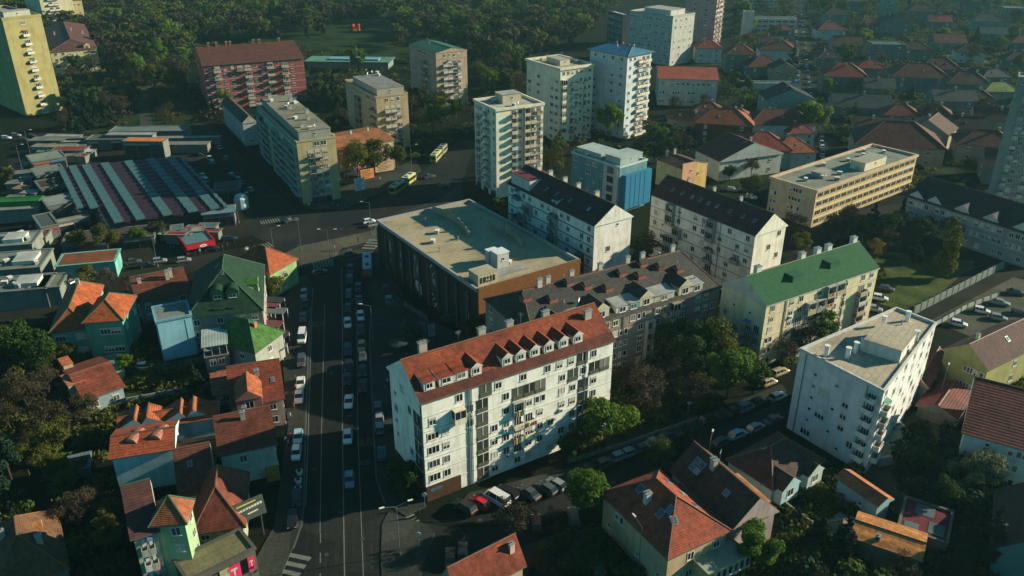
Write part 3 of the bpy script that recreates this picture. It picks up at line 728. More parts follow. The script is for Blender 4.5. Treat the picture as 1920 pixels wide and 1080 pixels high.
for y0, y1, x0, x1 in ((D_*.55,D_*.98,W_*.52,W_*.56),(D_*.3,D_*.62,W_*.78,W_*.80)):
    m = MB(); P = []
    for i in range(9):
        t = i/8; P.append((x0+(x1-x0)*t+math.sin(t*3.1)*1.6, y0+(y1-y0)*t))
    for p, q in zip(P, P[1:]): m.prism([(p[0],p[1]),(p[0]+.35,p[1]),(q[0]+.35,q[1]),(q[0],q[1])], b.h+.125, b.h+2.3-abs(p[1]-(y0+y1)/2)*.08, 0)
    m.build('roof_upstand', flatm((.33,.29,.21)), b.o)
clutter(b, 10, ('hvac','pipe')); 
# grey roofed block with many dormers behind it
b = bld('apartment_complex', 'long brown-grey apartment complex with dark grey mansard roof crowded with dormers', (968,548), (1003,640), (1350,540), 748, wall=(.27,.22,.18), n=5)
GT = tilem((.06,.058,.05), 4); b.n = 5
facade(b, 'F', ['w.kw.wkww.wp.wbgw.ww.', 'p.ww.bw.wp.wlw.kw.bww'], pc=(.3,.25,.2)); bands(b, 'F'); pipes(b, 'F', (.45,.62,.8))
facade(b, 'L', 'w.w.w'); hip(b, 5.6, GT, .3, ridge=3.5)
for i, (u, kd, wl, w_) in enumerate(((.12,'gable',(.2,.22,.22),3),(.24,'shed',(.3,.32,.3),3.4),(.34,'gable',(.50,.46,.33),3.6),(.45,'shed',(.5,.52,.5),3.4),(.51,'shed',(.10,.30,.32),3.2),(.58,'gable',(.55,.5,.36),3.8),(.68,'shed',(.45,.42,.36),5.4),(.80,'gable',(.55,.5,.36),3.6),(.87,'shed',(.48,.46,.38),3.0))):
    dormer(b, b.W*u, .55, b.h+.3, w_, 5, 2.3 if kd == 'gable' else 1.9, 0, wl, GT if kd == 'gable' else metalroof((.30,.31,.29)), kind=kd)
for i, u in enumerate((.08,.19,.31,.38,.47,.58,.66,.71,.79,.87)):
    v_ = (.42,.34,.46,.38,.30)[i % 5]; dormer(b, b.W*u, b.D*v_, b.top(b.W*u, b.D*v_)-.2, 1.8, 1.9, .8, math.pi/2*(1 if i % 3 else 1), (.30,.10,.08), GT, 'gable')
for u, v in ((.15,.5),(.22,.6),(.35,.62),(.5,.6),(.66,.62),(.74,.6),(.9,.55)): chim(b, b.W*u, b.D*v, 1.7, 1.1, .6, (.5,.48,.42))
clutter(b, 9, ('pipe','dish','ant')); 
b2 = b
# cream block with the green roof
b = bld('apartment_block', 'cream apartment block with smooth green gabled roof and two roof hatches', (1353,533), (1437,575), (1647,504), 692, wall=(.70,.62,.40), n=6)
facade(b, 'F', ['w.ww.wllw.ww', 'w.kwlllww.bw', 'w.wrrrrww.lw', 'p.wrr.rrw.lw', 'p.wrrwrrk.lw', 'p.WbbWbb..lW'], pc=(.4,.34,.2)); bands(b, 'F', 2); pipes(b, 'F', (.17,.7))
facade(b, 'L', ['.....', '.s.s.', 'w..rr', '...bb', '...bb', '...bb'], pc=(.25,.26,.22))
gable(b, 'x', 4.2, plain((.018,.085,.035), .9), .25, gw=(.5,.5,.42), trim=(.5,.5,.45))
for u, v in ((.28,.30),(.62,.32)): rbox(b, 'roof_hatch', b.W*u, b.D*v-1.4, b.W*u+3.0, b.D*v+1.4, 1.5, (.04,.12,.06), plain((.03,.10,.05)), z=b.top(b.W*u, b.D*v)-1.0, door=False)
for u in (.10, .48, .62, .72, .96): chim(b, b.W*u, b.D*.53, 1.5, 1.4, 1.0, (.62,.62,.56))
# white trapezoid block on the right
b = quadb('apartment_tower', 'tall plain white apartment block with terrace roof and row of white roof pipes', [(1657,737),(1755,609),(1680,580),(1500,657)], 890, (.60,.62,.62), n=7)
facade(b, 3, ['......b', '.s.s..b', '.sW.w.b', '.s.sw.b', '.sW.w.b', '.s.s.wb', '.W..s.b'], pc=(.6,.6,.55))
facade(b, 0, ['w.s.w.w.w.w', 'b.w.s.w.w.w', 'b.s.w.w.s.w', 'bw.w.s.w.w.', 'b.w.w.w.w.s', 'b.s.w.w.w.w', '.GG..G..G..'], pc=(.62,.6,.5))
bands(b, 'F', 1, (.55,.53,.46)); pipes(b, 'L', (.09,.83))
flat(b, flatm((.42,.36,.27)), .55, .1, plain((.5,.5,.46)))
cx = sum(p[0] for p in b.fp)/4; cy = sum(p[1] for p in b.fp)/4
print('B15', b.fp, b.h)
def onroof(px, py):
    p = at(px, py, b.h); v = b.o.location; a = -b.ang
    x, y = p.x-v.x, p.y-v.y; return x*math.cos(a)-y*math.sin(a), x*math.sin(a)+y*math.cos(a)
for px, py in ((1548,668),(1588,672),(1603,662),(1616,656),(1655,612),(1700,603),(1716,640)):
    x, y = onroof(px, py); z = b.h
    obj('roof_pipe', cached('rp', lambda: MB().cyl(0,0,.1,2.1,.42,k=10).cyl(0,0,2.1,2.3,.52,k=10).mesh('roof_pipe', [white_p])), b.o, T(x, y, z))
x, y = onroof(1665, 665); rbox(b, 'penthouse', x-2.0, y-2.5, x+6.5, y+4.0, 2.4, (.6,.6,.56), flatm((.40,.36,.27)))
x, y = onroof(1700, 660); vent(b, x, y, 'hvac'); x, y = onroof(1690, 610); vent(b, x, y, 'pipe')
# two white blocks with dark red roofs
b = bld('apartment_block', 'white low apartment block with dark maroon roof and bright blank gable behind the flat roof', (953,345), (1115,425), (1181,405), h=19.6, wall=(.74,.73,.66), n=7)
facade(b, 'L', ['wbkw.wwbww..w', 'w.blw.wlww.kw', 'kblw.wwlkw.ww', 'w.l.w.wl.w.gw'], pc=(.14,.15,.17)); bands(b, 'L', 1, (.1,.1,.12), .3)
facade(b, 'F', ['..s.', '....', '.w..', '....']); gable(b, 'y', 4.2, tri((.085,.035,.032)), .3, off=.5)
for v in (.2,.4,.55,.72,.86): chim(b, b.W*.55, b.D*v, 1.3, 1.3, .6, (.5,.47,.4))
rbox(b, 'penthouse', .3, b.D*.74, b.W*.72, b.D*.97, 3.2, (.5,.5,.47), tri((.16,.03,.045)), z=b.h+.3)
for v in (.15,.35,.5,.62): sky_l(b, b.W*.22, b.D*v)
dormer(b, .4, b.D*.45, b.h, 2.4, 3, 1.7, -math.pi/2, (.5,.5,.46), tri((.085,.035,.032)), 'shed')
b = bld('apartment_block', 'white low apartment block with maroon roof dotted with small skylights near the green roof', (1222,366), (1416,443), (1474,424), h=17.5, wall=(.76,.73,.62), n=6)
facade(b, 'L', ['w.lw.wkl.w.w', 'w.lw.wwlw.kw', 'ws.lw.wbw.bw', '.wgw.w.b.w.w'], pc=(.3,.3,.26)); bands(b, 'L', 1, (.2,.2,.2)); pipes(b, 'L', (.3,.7))
facade(b, 'F', ['..w', '.w.', '..w', 'w..']); gable(b, 'y', 4.4, tri((.12,.04,.04)), .35)
for v in (.08,.18,.3,.42,.5,.58,.66,.76,.86): sky_l(b, b.W*.24, b.D*v)
for v in (.3,.55,.8): chim(b, b.W*.55, b.D*v, 1.2, 1.0, .5)
# four towers and the blocks round the curved road
b = bld('apartment_tower', 'tall cream apartment tower with sunlit balconies and dark left side, beside the curved road', (864,193), (930,209), (1019,197), 372, wall=(.76,.71,.54), n=11)
facade(b, 'F', ('..bwlrb', '..bwlbr', '..GGGGG'), pc=(.55,.45,.32)); facade(b, 'L', ('wkw.bw.w', 'wbw.bb.w', 'GG.GG.GG'), pc=(.42,.42,.38)); flat(b, flatm((.36,.37,.33)), .8, .35)
rbox(b, 'lift_house', b.W*.35, b.D*.45, b.W*.75, b.D*.8, 2.8, (.5,.44,.3)); clutter(b, 8)
b = bld('apartment_tower', 'cream apartment tower with flat roof and concrete balcony bands, left of the blue roof', (988,114), (1051,132), (1119,125), 268, wall=(.68,.65,.50), n=9)
facade(b, 'F', ('wwwwwww', 'g.bbwbw', 'b.bbwbb'), pc=(.62,.58,.42)); facade(b, 'L', ('.......', 'W.W..WW', 'W.W..WW')); bands(b, 'FL', 1, (.6,.57,.45), .3); flat(b, flatm((.33,.31,.22)), .9, .6)
rbox(b, 'lift_house', b.W*.3, b.D*.3, b.W*.6, b.D*.7, 2.0, (.5,.46,.34)); clutter(b, 9)
b = bld('apartment_tower', 'white apartment tower topped by a bright blue hipped metal roof', (1107,93), (1177,106), (1236,100), 260, wall=(.52,.56,.57), n=10)
facade(b, 'F', ('wwbbb', 'w.bbb', 'b.bbw', )[:3], pc=(.60,.56,.46)); facade(b, 'L', ('wwww', 'w.ww', 'w.bw'), pc=(.4,.42,.44)); hip(b, 2.2, metalroof((.035,.16,.26)), 1.0, ridge=5); clutter(b, 6, ('pipe','ant','dish'))
b = bld('office_block', 'grey-white office block with even window rows behind the blue roofed tower', (1181,22), (1262,33), (1300,26), 124, wall=(.42,.42,.38), n=7)
facade(b, 'L', ['wwwwwwwwwwwww','ww.wwww.w.www']); facade(b, 'F', 'wwww'); flat(b, flatm((.33,.34,.32)), .8); rbox(b, 'plant_room', 3, 4, b.W-4, b.D-8, 2.8, (.5,.48,.44)); clutter(b, 8)
b = bld('office_annexe', 'dark glass office annexe with pale flat roof joined to grey-white offices', (1140,22), (1168,30), (1180,27), 92, wall=(.07,.08,.085), n=5)
facade(b, 'L', 'vv'); flat(b, flatm((.4,.4,.38)), .8)
b = bld('apartment_tower', 'pink high-rise tower cut by the top of the picture', (1290,-36), (1348,-32), (1362,-35), 82, wall=(.42,.25,.24), n=12)
facade(b, 'L', '.W.W.'); facade(b, 'F', 'rr', pc=(.4,.4,.36)); flat(b, conc)
b = bld('school_wing', 'low pale building with two-part red roof behind the blue roofed tower', (1232,124), (1236,148), (1345,147), 197, wall=(.38,.42,.38), n=3)
facade(b, 'F', ['wwwwwwwwwww', 'p.pp.pp....', 'p.pp.pp..s.']); gable(b, 'x', 2.8, tri((.33,.07,.035)), .5)
b = bld('brick_block', 'wide red brick apartment block with rust roof on the edge of the park', (363,92), (381,124), (565,106), 206, wall=(.34,.10,.09), n=6)
facade(b, 'F', ['wbkwbbwwbwbw.', 'wbww.bwwb.bw.', ], pc=(.5,.46,.38)); facade(b, 'L', '.w.w'); gable(b, 'x', 4.2, tri((.13,.04,.028)), .5); bands(b, 'F', 1, (.52,.42,.36))
for u in (.12,.2,.3,.34,.58,.64,.85): chim(b, b.W*u, b.D*.5, 1.6, 1.1, .7, (.25,.1,.07))
b = bld('apartment_block', 'ochre end-on apartment block with stepped penthouse roof, behind the orange roofed house', (647,152), (705,184), (767,178), 283, wall=(.42,.33,.20), n=7)
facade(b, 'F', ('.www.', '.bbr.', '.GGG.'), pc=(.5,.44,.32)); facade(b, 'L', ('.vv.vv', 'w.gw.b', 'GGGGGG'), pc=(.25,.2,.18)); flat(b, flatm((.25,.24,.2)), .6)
rbox(b, 'penthouse', 1, 1.2, b.W-1, b.D*.8, 2.8, (.35,.32,.26), metalroof((.20,.20,.18))); b.top = lambda x, y: b.h+2.9; clutter(b, 7)
b = bld('apartment_tower', 'brown-beige apartment tower with dark green roof against the woods', (767,84), (817,101), (874,94), 200, wall=(.40,.30,.21), n=8)
facade(b, 'F', ('.wwww.', '.bbrb.', '.rbbb.'), pc=(.45,.42,.36)); facade(b, 'L', ('.vv.', 'w.rw', 'w.rw')); bands(b, 'F', 3); gable(b, 'y', 1.6, plain((.03,.10,.06)), .2); clutter(b, 3, ('pipe','ant'))
b = bld('apartment_block', 'olive-cream end-on apartment block with cluttered grey roof beside the market street', (481,196), (556,268), (626,256), 384, wall=(.44,.37,.20), n=8)
facade(b, 'F', ('..vv.', '.rbb.', '.GGG.'), pc=(.36,.32,.2)); facade(b, 'L', ('vvvvvvv', 'gb.lbgl', 'GG.GG.G'), pc=(.22,.26,.25)); flat(b, flatm((.24,.23,.18)), .5)
rbox(b, 'penthouse', 1.2, 1.2, b.W-1, b.D*.93, 2.9, (.3,.3,.26), flatm((.21,.20,.15))); b.top = lambda x, y: b.h+3.0
for v in (.1,.25,.4,.55,.75,.9): chim(b, b.W*b.rg.uniform(.2,.8), b.D*v, 1.4, 1.2, .8)
clutter(b, 12)
b = bld('corner_house', 'small grey two-storey house with dark roof left of the cluttered grey roof', (416,194), (455,232), (473,222), 274, wall=(.33,.34,.32), n=2)
facade(b, 'L', '.w.w.w'); facade(b, 'F', '.w.'); gable(b, 'y', 2.6, tri((.07,.065,.055)), .3)
b = bld('market_house', 'low house with flat orange roof between two ochre apartment blocks', (622,252), (630,284), (738,262), 338, wall=(.30,.23,.14), n=3)
facade(b, 'F', ['w.w.w.w.w', 'wwwwwwwww', 'GGGGGGG']); gable(b, 'x', 1.8, tri((.34,.13,.05)), .4)
for u in (.2,.5,.8): chim(b, b.W*u, b.D*.5, 1.0, .7, .6)
# top left group
b = bld('apartment_tower', 'tall ochre slab tower with one column of white balconies at the left edge', (-60,20), (4,38), (71,29), 218, wall=(.36,.31,.13), n=11)
facade(b, 'F', ('..W..', '..b..', '..b..'), pc=(.6,.58,.46)); facade(b, 'L', 'w.w.w'); flat(b, conc, 1.0); rbox(b, 'lift_house', 2, 3, b.W-3, 8, 2.6, (.4,.42,.34)); clutter(b, 5)
b = bld('apartment_tower', 'second ochre and white tower behind the ochre slab tower, cut by the top edge', (30,-62), (62,-50), (116,-56), 62, wall=(.58,.53,.34), n=11)
facade(b, 'F', '.bb..', pc=(.6,.58,.48)); flat(b, conc)
b = bld('villa', 'ornate cream four-storey villa with dark brown hipped roof', (82,52), (94,98), (172,74), 142, wall=(.62,.52,.28), n=4)
facade(b, 'F', ['wwbwwb', 'wwwwww', 'bwwbww', 'wwwwww'], pc=(.62,.54,.32)); hip(b, 4.0, tri((.13,.055,.04)), .5); bands(b, 'F', 1, (.66,.6,.4))
for u in (.2,.6,.85): chim(b, b.W*u, b.D*.5)
dormer(b, b.W*.8, .6, b.h, 3, 3, 2, 0, (.62,.52,.28), tri((.13,.055,.04)), 'gable')
b = bld('villa', 'cream villa half hidden at the top edge behind the brown roofed villa', (108,-22), (120,2), (150,-4), 46, wall=(.50,.42,.22), n=3)
facade(b, 'F', 'www'); hip(b, 3, tri((.14,.06,.04)), .4)
# right side
b = bld('school', 'long beige school with flat grey roof and full-length window grid', (1421,343), (1531,361), (1719,294), 427, wall=(.50,.38,.24), n=4)
facade(b, 'F', ('v'*17, 'v'*17, 'v'*17), fr=plain((.5,.42,.22))); facade(b, 'L', ['...pp..', 'p..pp..', 'p..pp..', 'p......']); bands(b, 'F', 1, (.58,.50,.30), .5)
flat(b, flatm((.21,.23,.19)), .8, .4, wallm((.5,.38,.26))); rbox(b, 'plant_room', b.W*.5, 2, b.W*.72, 7, 2.6, (.6,.55,.40), flatm((.3,.3,.25)))
rbox(b, 'plant_room', b.W*.2, b.D*.4, b.W*.3, b.D*.6, 1.6, (.2,.22,.22)); clutter(b, 16, ('pipe','hvac'))
b = bld('glass_office', 'blue-green glass office with pale roof terrace and boxed blue glass front', (1072,287), (1162,316), (1217,302), 402, wall=(.10,.22,.25), n=5)
facade(b, 'L', ['w.pp..W', 's.v.s.W', '.s.s..W', '..s.s.W', '..s.s.W'])
flat(b, flatm((.30,.38,.36)), .6, .2, plain((.36,.48,.48)))
M, L = face_M(b, 0); m = MB(); P = [(L*t, -.4-2.2*math.sin(math.pi*t)**.8 if 0 < t < 1 else -.3) for t in [i/10 for i in range(11)]]
m.box(L*.12,-1.6,1.5,L+.8,-.02,b.h-2.4); m.build('blue_glass_front', [glassm((.02,.11,.19), .25)], b.o, M)
for k in range(1, 6): MB().box(L*.11,-1.66,k*(b.h-3)/6+1.2,L+.84,-.03,k*(b.h-3)/6+1.3).build('glazing_bar', plain((.04,.14,.2)), b.o, M)
for k in range(1, 5): MB().box(L*(.12+.17*k),-1.68,1.5,L*(.12+.17*k)+.1,-1.61,b.h-2.4).build('mullion', plain((.04,.14,.2)), b.o, M)
M, L = face_M(b, 3); m = MB(); m.box(L*.70,-.5,0,L*.99,-.02,b.h-.01); m.build('stair_pier', wallm((.36,.40,.38)), b.o, M)
for k in range(5): obj('window', win_mesh(2.6, 2.0, 3, frame_d), b.o, M @ T(L*.84, -.5, 1.8+k*b.h/5))
rbox(b, 'penthouse', b.W*.1, 1, b.W*.9, b.D*.35, 2.5, (.28,.36,.35), flatm((.34,.42,.4))); rbox(b, 'penthouse', 1.5, b.D*.45, b.W*.7, b.D*.96, 1.8, (.3,.38,.36), flatm((.34,.42,.4)), door=False); clutter(b, 5)
b = bld('town_house', 'small house with brown roof, cream side and bright orange stepped gable wall', (1232,300), (1279,318), (1330,310), 364, wall=(.52,.40,.20), n=3)
facade(b, 'F', ['..w', '.w.', '..w']); facade(b, 'L', '.s..'); gable(b, 'y', 1.6, tri((.10,.05,.04)), .2)
M, L = face_M(b, 0); m = MB(); m.box(0,-.3,.0,L*.5,-.02,b.h+1.9,0); m.box(L*.501,-.3,0,L+.3,-.02,b.h+.5,1); m.build('stepped_gable', [wallm((.62,.34,.20)), wallm((.62,.42,.16))], b.o, M)
obj('window', win_mesh(.9, 1.0), b.o, M @ T(L*.35, -.3, b.h-1)); obj('window', win_mesh(.9, 1.2), b.o, M @ T(L*.65, -.3, b.h-2.5)); chim(b, b.W*.5, b.D*.8); chim(b, b.W*.3, b.D*.9)
b = bld('apartment_tower', 'grey-green concrete tower with balcony grid at the right edge', (1912,120), (1909,148), (2010,172), 410, wall=(.24,.27,.25), n=15, D=7)
facade(b, 'F', ('swswsws', '.bwsb.w', '.GG.GG.'), pc=(.42,.44,.4)); facade(b, 'L', '.'); flat(b, conc)
b = bld('school', 'long white school with dark roof and small white gablets at the right edge', (1702,369), (1945,446), (2010,420), 505, wall=(.30,.31,.29), n=3)
facade(b, 'L', ['wwww.wwwwww.wwwww.wwww', 'pppp.pppppp.ppppp.pppp', '.ww..www..ww.w..ww..w.']); gable(b, 'y', 4.5, tri((.055,.035,.035)), .5); bands(b, 'L', 1)
for v in (.12,.34,.56,.78,.93): dormer(b, .2, b.D*v, b.h-.3, 4.2, 5, 1.2, -math.pi/2, (.5,.5,.46), tri((.055,.035,.035)))
# ------------------------------------------------------------------ houses left of the avenue
def house(label, P0, P1, P2, yb, wall, roof, kind='gable', axis='x', rise=2.6, F='w.w', L='w.w', cat='house', n=None, name='house', over=.45, off=.5, **k):
    b = bld(name, label, P0, P1, P2, yb, wall=wall, cat=cat, n=n, **k)
    if F: facade(b, 'F', F)
    if L: facade(b, 'L', L)
    if kind == 'gable': gable(b, axis, rise, roof, over, off=off)
    elif kind == 'hip': hip(b, rise, roof, over)
    else: flat(b, roof, .45)
    return b
OT, RT2, BT, DT = tilem((.42,.10,.03)), tilem((.30,.065,.035)), tilem((.24,.09,.05)), tilem((.075,.04,.034))
b = house('house with orange hipped roof and sea-green walls near the market road', (128,545), (95,625), (172,596), 675, (.12,.40,.32), OT, 'hip', rise=3.6, F='W.W', n=2)
chim(b, b.W*.5, b.D*.75, 1.0); chim(b, b.W*.2, b.D*.8, .8)
b2 = house('green-walled square pavilion wing with small orange pyramid roof', (186,562), (158,606), (241,579), 672, (.10,.34,.22), OT, 'hip', rise=3.2, F='.WW', n=2)
b = house('low house with broad rust-brown roof and twin chimneys beside the green mansard roof', (246,524), (260,568), (356,546), 606, (.20,.25,.25), tilem((.17,.05,.027)), rise=2.2, F='w..w', off=.72)
for u, v, h in ((.12,.5,1),(.66,.45,2.2),(.74,.5,2.0)): chim(b, b.W*u, b.D*v, h)
b = house('blank light blue fire-wall house with sloping grey roof', (285,578), (292,606), (361,598), 678, (.16,.36,.44), flatm((.17,.2,.19)), 'flat', F='', L='')
M, L = face_M(b, 0); m = MB(); m.box(.2,-.06,.3,L-.2,-.02,b.h-.4); m.box(L*.8,-.12,.3,L*.8+.15,-.061,b.h-.5); m.build('wall_panel', wallm((.26,.54,.62)), b.o, M)
GRN = tilem((.012,.05,.025)); GRL = tilem((.06,.17,.04))
b = house('big house with dark green mansard roof, arched dormers and pale wall', (368,512), (351,598), (492,588), 662, (.30,.27,.25), GRN, 'hip', rise=7.2, F=['w.w.ww', 'w.w..w'], L='w.w', over=.3)
for u in (.42, .62): dormer(b, b.W*u, 2.4, b.h+2.6, 2.6, 4, 1.4, 0, (.05,.12,.07), GRN, 'arch')
for u in (.40, .60): dormer(b, b.W*u, .8, b.h+.6, 1.8, 2, .7, 0, (.05,.12,.07), GRN, 'shed')
dormer(b, b.W-.8, b.D*.35, b.h+.8, 2.6, 4, 2.6, math.pi/2, (.22,.33,.12), GRL, 'gable')
for u, v in ((.5,.3),(.85,.3),(.4,.55)): sky_l(b, b.W*u, b.D*v)
b = house('corner house with bright orange pyramid roof at the road junction', (434,498), (506,515), (515,478), 560, (.22,.33,.14), OT, 'hip', rise=4.5, F='w', L='w.w')
chim(b, b.W*.4, b.D*.85, 1.4)
b = house('small house with vivid green pyramid roof behind the covered roof terrace', (388,640), (478,662), (493,616), 708, (.30,.32,.28), tilem((.07,.19,.035)), 'hip', rise=4.4, F='w', L='ww')
sky_l(b, b.W*.8, b.D*.5); chim(b, b.W*.5, b.D*.25, .8, cl=(.5,.12,.05))
# covered roof terrace
b = bld('terrace_house', 'grey flat house with white-framed glass roof terrace', (384,640), (384,672), (428,668), 716, wall=(.20,.21,.21), cat='house', n=2)
facade(b, 'F', 'ww'); flat(b, flatm((.25,.27,.25)), .3)
m = MB(); W_, D_ = b.W, b.D
for u in (0, .33, .66, .97): m.box(W_*u, .1, b.h+.3, W_*u+.12, .22, b.h+2.6); m.box(W_*u, D_-.3, b.h+.3, W_*u+.12, D_-.2, b.h+2.6)
m.build('terrace_frame', white_p, b.o); m = MB(); m.box(-.3,-.3,b.h+2.6,W_+.3,D_+.2,b.h+2.75)
m.build('terrace_roof', metalroof((.30,.36,.32)), b.o); m = MB(); m.box(.12,.12,b.h+.31,W_-.1,.16,b.h+1.5); m.build('glazing', glass, b.o)
b = house('red tiled house with gabled dormer wing and sunlit cream end wall by the avenue', (432,690), (435,764), (531,755), 812, (.45,.30,.24), tilem((.25,.055,.028)), rise=3.4, F='w.w', L='ww', off=.62)
M, L = face_M(b, 1); 
facade(b, 'R', '.w.w'); 
dormer(b, b.W*.35, -1.2, b.h-.6, 4.6, 7, 2.6, 0, (.36,.16,.13), tilem((.42,.12,.05)), 'gable'); chim(b, b.W*.55, b.D*.4, 1.2); sky_l(b, b.W*.85, b.D*.3)
b = house('long rust-brown tiled house with blank pale wall fronting the avenue pavement', (407,790), (414,855), (518,844), 912, (.42,.48,.42), tilem((.16,.045,.024)), rise=3.0, F='.w..', L='', off=.7)
facade(b, 'R', 'w.w'); chim(b, b.W*.5, b.D*.55, 1.4); chim(b, b.W*.55, b.D*.75, .8)
m = MB(); M, L = face_M(b, 0); m.box(L*.75,-1.5,0,L,-.02,2.2); m.build('shed_annexe', plain((.30,.17,.04)), b.o, M)
b = house('low row wing with four small orange gables over a teal wall', (218,796), (224,812), (407,783), 850, (.34,.52,.54), tilem((.42,.10,.03)), rise=1.4, F='', L='', D=5.5)
for u, q in ((.12,.72),(.34,.30),(.58,.75),(.80,.35)): gable(b, 'y', 1.5, tilem((.50,.13,.045)), .1, z=b.h+.35, x0=b.W*(u-.115), x1=b.W*(u+.105), y0=.6, y1=5.4, name='roof_gable', parent=b.o, off=q)
b = house('orange roofed house with blank teal fire wall and two round brick-lined dormers', (205,836), (210,860), (324,842), 925, (.40,.60,.60), tilem((.38,.085,.035)), rise=1.6, F='', L='', D=8)
for u in (.3, .7): dormer(b, b.W*u, 2.4, b.h+.1, 2.0, 3.2, .8, R(-25), (.40,.2,.15), tilem((.42,.17,.11)), 'arch')
b = house('white cube stair house with orange tiled rim between the roofs', (326,835), (335,862), (403,852), 905, (.66,.72,.66), tilem((.50,.13,.045)), rise=1.2, F='', L='', D=5)
b = bld('roof_block', 'dark brown tiled house block below the white cube with one skylight', (333,866), (336,935), (404,926), 985, wall=(.34,.36,.30), cat='house')
gable(b, 'x', 3.8, tilem((.14,.045,.03)), .2, off=.8); sky_l(b, b.W*.4, b.D*.5)
b = house('house with light green wall and small orange hipped tower roof at lower left', (300,948), (286,986), (346,981), 1105, (.30,.44,.24), tilem((.38,.12,.05)), 'hip', rise=3.2, F='.w', L='w', over=.5)
facade(b, 'R', '.w')
b = house('wide dark maroon roofed house wing with white balconies left of the green tower', (238,925), (250,1010), (296,1006), 1120, (.30,.32,.26), tilem((.10,.04,.035)), rise=3.6, F='bb', L='ww', off=.7)
b = house('house with orange-edged hipped roof and pale wall beside the shop signs', (380,905), (366,1000), (455,985), 1045, (.34,.36,.26), tilem((.24,.06,.035)), 'hip', rise=5.4, F='w.pp', L='w', over=.6)
b = bld('shop', 'low shop with olive flat roof and lettered fascia boards at the corner of the avenue', (352,1040), (352,1092), (478,1030), h=5.2, wall=(.09,.09,.07), cat='shop')
flat(b, flatm((.16,.15,.08)), .4, .2); SHOP = b
M, L = face_M(b, 0); wl = plain((.45,.46,.36)); pk = plain((.60,.03,.12)); sg = plain((.05,.055,.045))
def board(x, z, w_, h_, mat_, shapes=(), nm='sign_board', y=-.5):
    m = MB(); m.box(-w_/2,y,-h_/2,w_/2,y+.12,h_/2,0)
    for k, P in shapes: m.poly([(p[0]*w_/2, y-.012, p[1]*h_/2) for p in P], k)
    return m.build(nm, [mat_, wl, plain((.35,.33,.08))], b.o, M @ T(x, 0, z))
rs_ = random.Random(3)
def scr(n, y0, y1, k=1):
    out = []; x = -.9
    while x < .85:
        w_ = rs_.uniform(.05,.12); a = rs_.uniform(y0, y0+(y1-y0)*.3); c = rs_.uniform(y0+(y1-y0)*.6, y1)
        out.append((k, [(x,a),(x+w_,a),(x+w_+.03,c),(x+.03,c)])); x += w_+rs_.uniform(.03,.10)
    return out
board(L*.22, 3.6, L*.36, 2.0, sg, scr(9,.1,.8)+scr(9,-.7,-.1)); board(L*.50, 3.2, 1.4, 3.0, plain((.30,.30,.18)), scr(4,-.7,.7))
board(L*.64, 3.4, 1.9, 2.4, pk, [(1, [(-.5,.3),(-.5,.6),(.5,.6),(.5,.3)]), (1, [(-.13,.3),(.13,.3),(.13,-.6),(-.13,-.6)])])
board(L*.90, 3.4, 1.0, 2.6, pk, [(1, [(-.5,.3),(-.5,.5),(.5,.5),(.5,.3)]), (1, [(-.15,.3),(.15,.3),(.15,-.5),(-.15,-.5)])])
m = MB(); m.box(-2.4,-.1,-1.6,2.4,.1,1.6,0)
for P, k in (([(-.8,.55),(.5,.6),(.5,.75),(-.8,.7)],2),([(-.9,0),(.85,.15),(.85,.38),(-.9,.2)],1),([(-.2,-.45),(.5,-.4),(.5,-.25),(-.2,-.32)],1)): m.poly([(p[0]*2.4,-.11,p[1]*1.6) for p in P], k)
for i in range(9): x = -.85+i*.19; m.poly([((x)*2.4,-.115,.02*1.6),((x+.04)*2.4,-.115,.02*1.6),((x+.04)*2.4,-.115,.33*1.6),(x*2.4,-.115,.3*1.6)], 0)
bb = empty('billboard', at(478,1012), R(38), 'tilted dark billboard with white and yellow lettering above the corner shop', 'billboard')
m.build('board', [sg, wl, plain((.35,.33,.08))], bb, T(0,0,6.2) @ Matrix.Rotation(R(-18),4,'X')); MB().tube((-1.6,.2,0),(-1.6,.1,5.5),.1).tube((1.6,.2,0),(1.6,.1,5.5),.1).build('post', rail_d, bb)
b = house('brown hipped roof house cut by the lower left corner', (-30,1005), (-20,1120), (128,1080), 1150, (.08,.16,.15), tilem((.17,.085,.04)), 'hip', rise=5.0, F='', L='')
chim(b, b.W*.75, b.D*.3, 1.4); chim(b, b.W*.3, b.D*.55, 1.2); dormer(b, b.W*.8, b.D*.6, b.h+1.4, 2.2, 4, 1.4, math.pi/2, (.4,.3,.16), tilem((.42,.18,.06)))
b = house('low orange-brown house with stone turret end among the garden trees', (118,694), (160,750), (222,716), 778, (.22,.30,.32), tilem((.26,.065,.032)), rise=2.2, F='w.w', L='w')
rbox(b, 'roof_turret', -1.5, b.D*.3, 1.6, b.D*.65, 2.6, (.36,.34,.24), tilem((.46,.15,.06)), z=b.h-1); rbox(b, 'roof_turret', .0, b.D*.9, 1.8, b.D*1.15, 2.6, (.36,.3,.2), tilem((.5,.15,.06)), z=b.h-1)
b = house('tiny glass-roofed shed beside the white van in the garden', (194,672), (204,705), (223,700), 718, (.2,.26,.2), glassm((.10,.2,.17), .2), 'flat', F='', L='', cat='shed', name='shed')
b = house('small blue-grey shed in the dark garden left of the teal fire wall', (132,858), (130,884), (162,880), 900, (.12,.16,.19), metalroof((.14,.18,.21)), 'gable', F='', L='', rise=.8, cat='shed', name='shed')
b = house('small blue and white striped porch behind the red tiled house', (398,700), (402,742), (424,738), 762, (.10,.22,.30), tilem((.4,.13,.06)), rise=1.0, F='www', L='', cat='shed', name='porch')
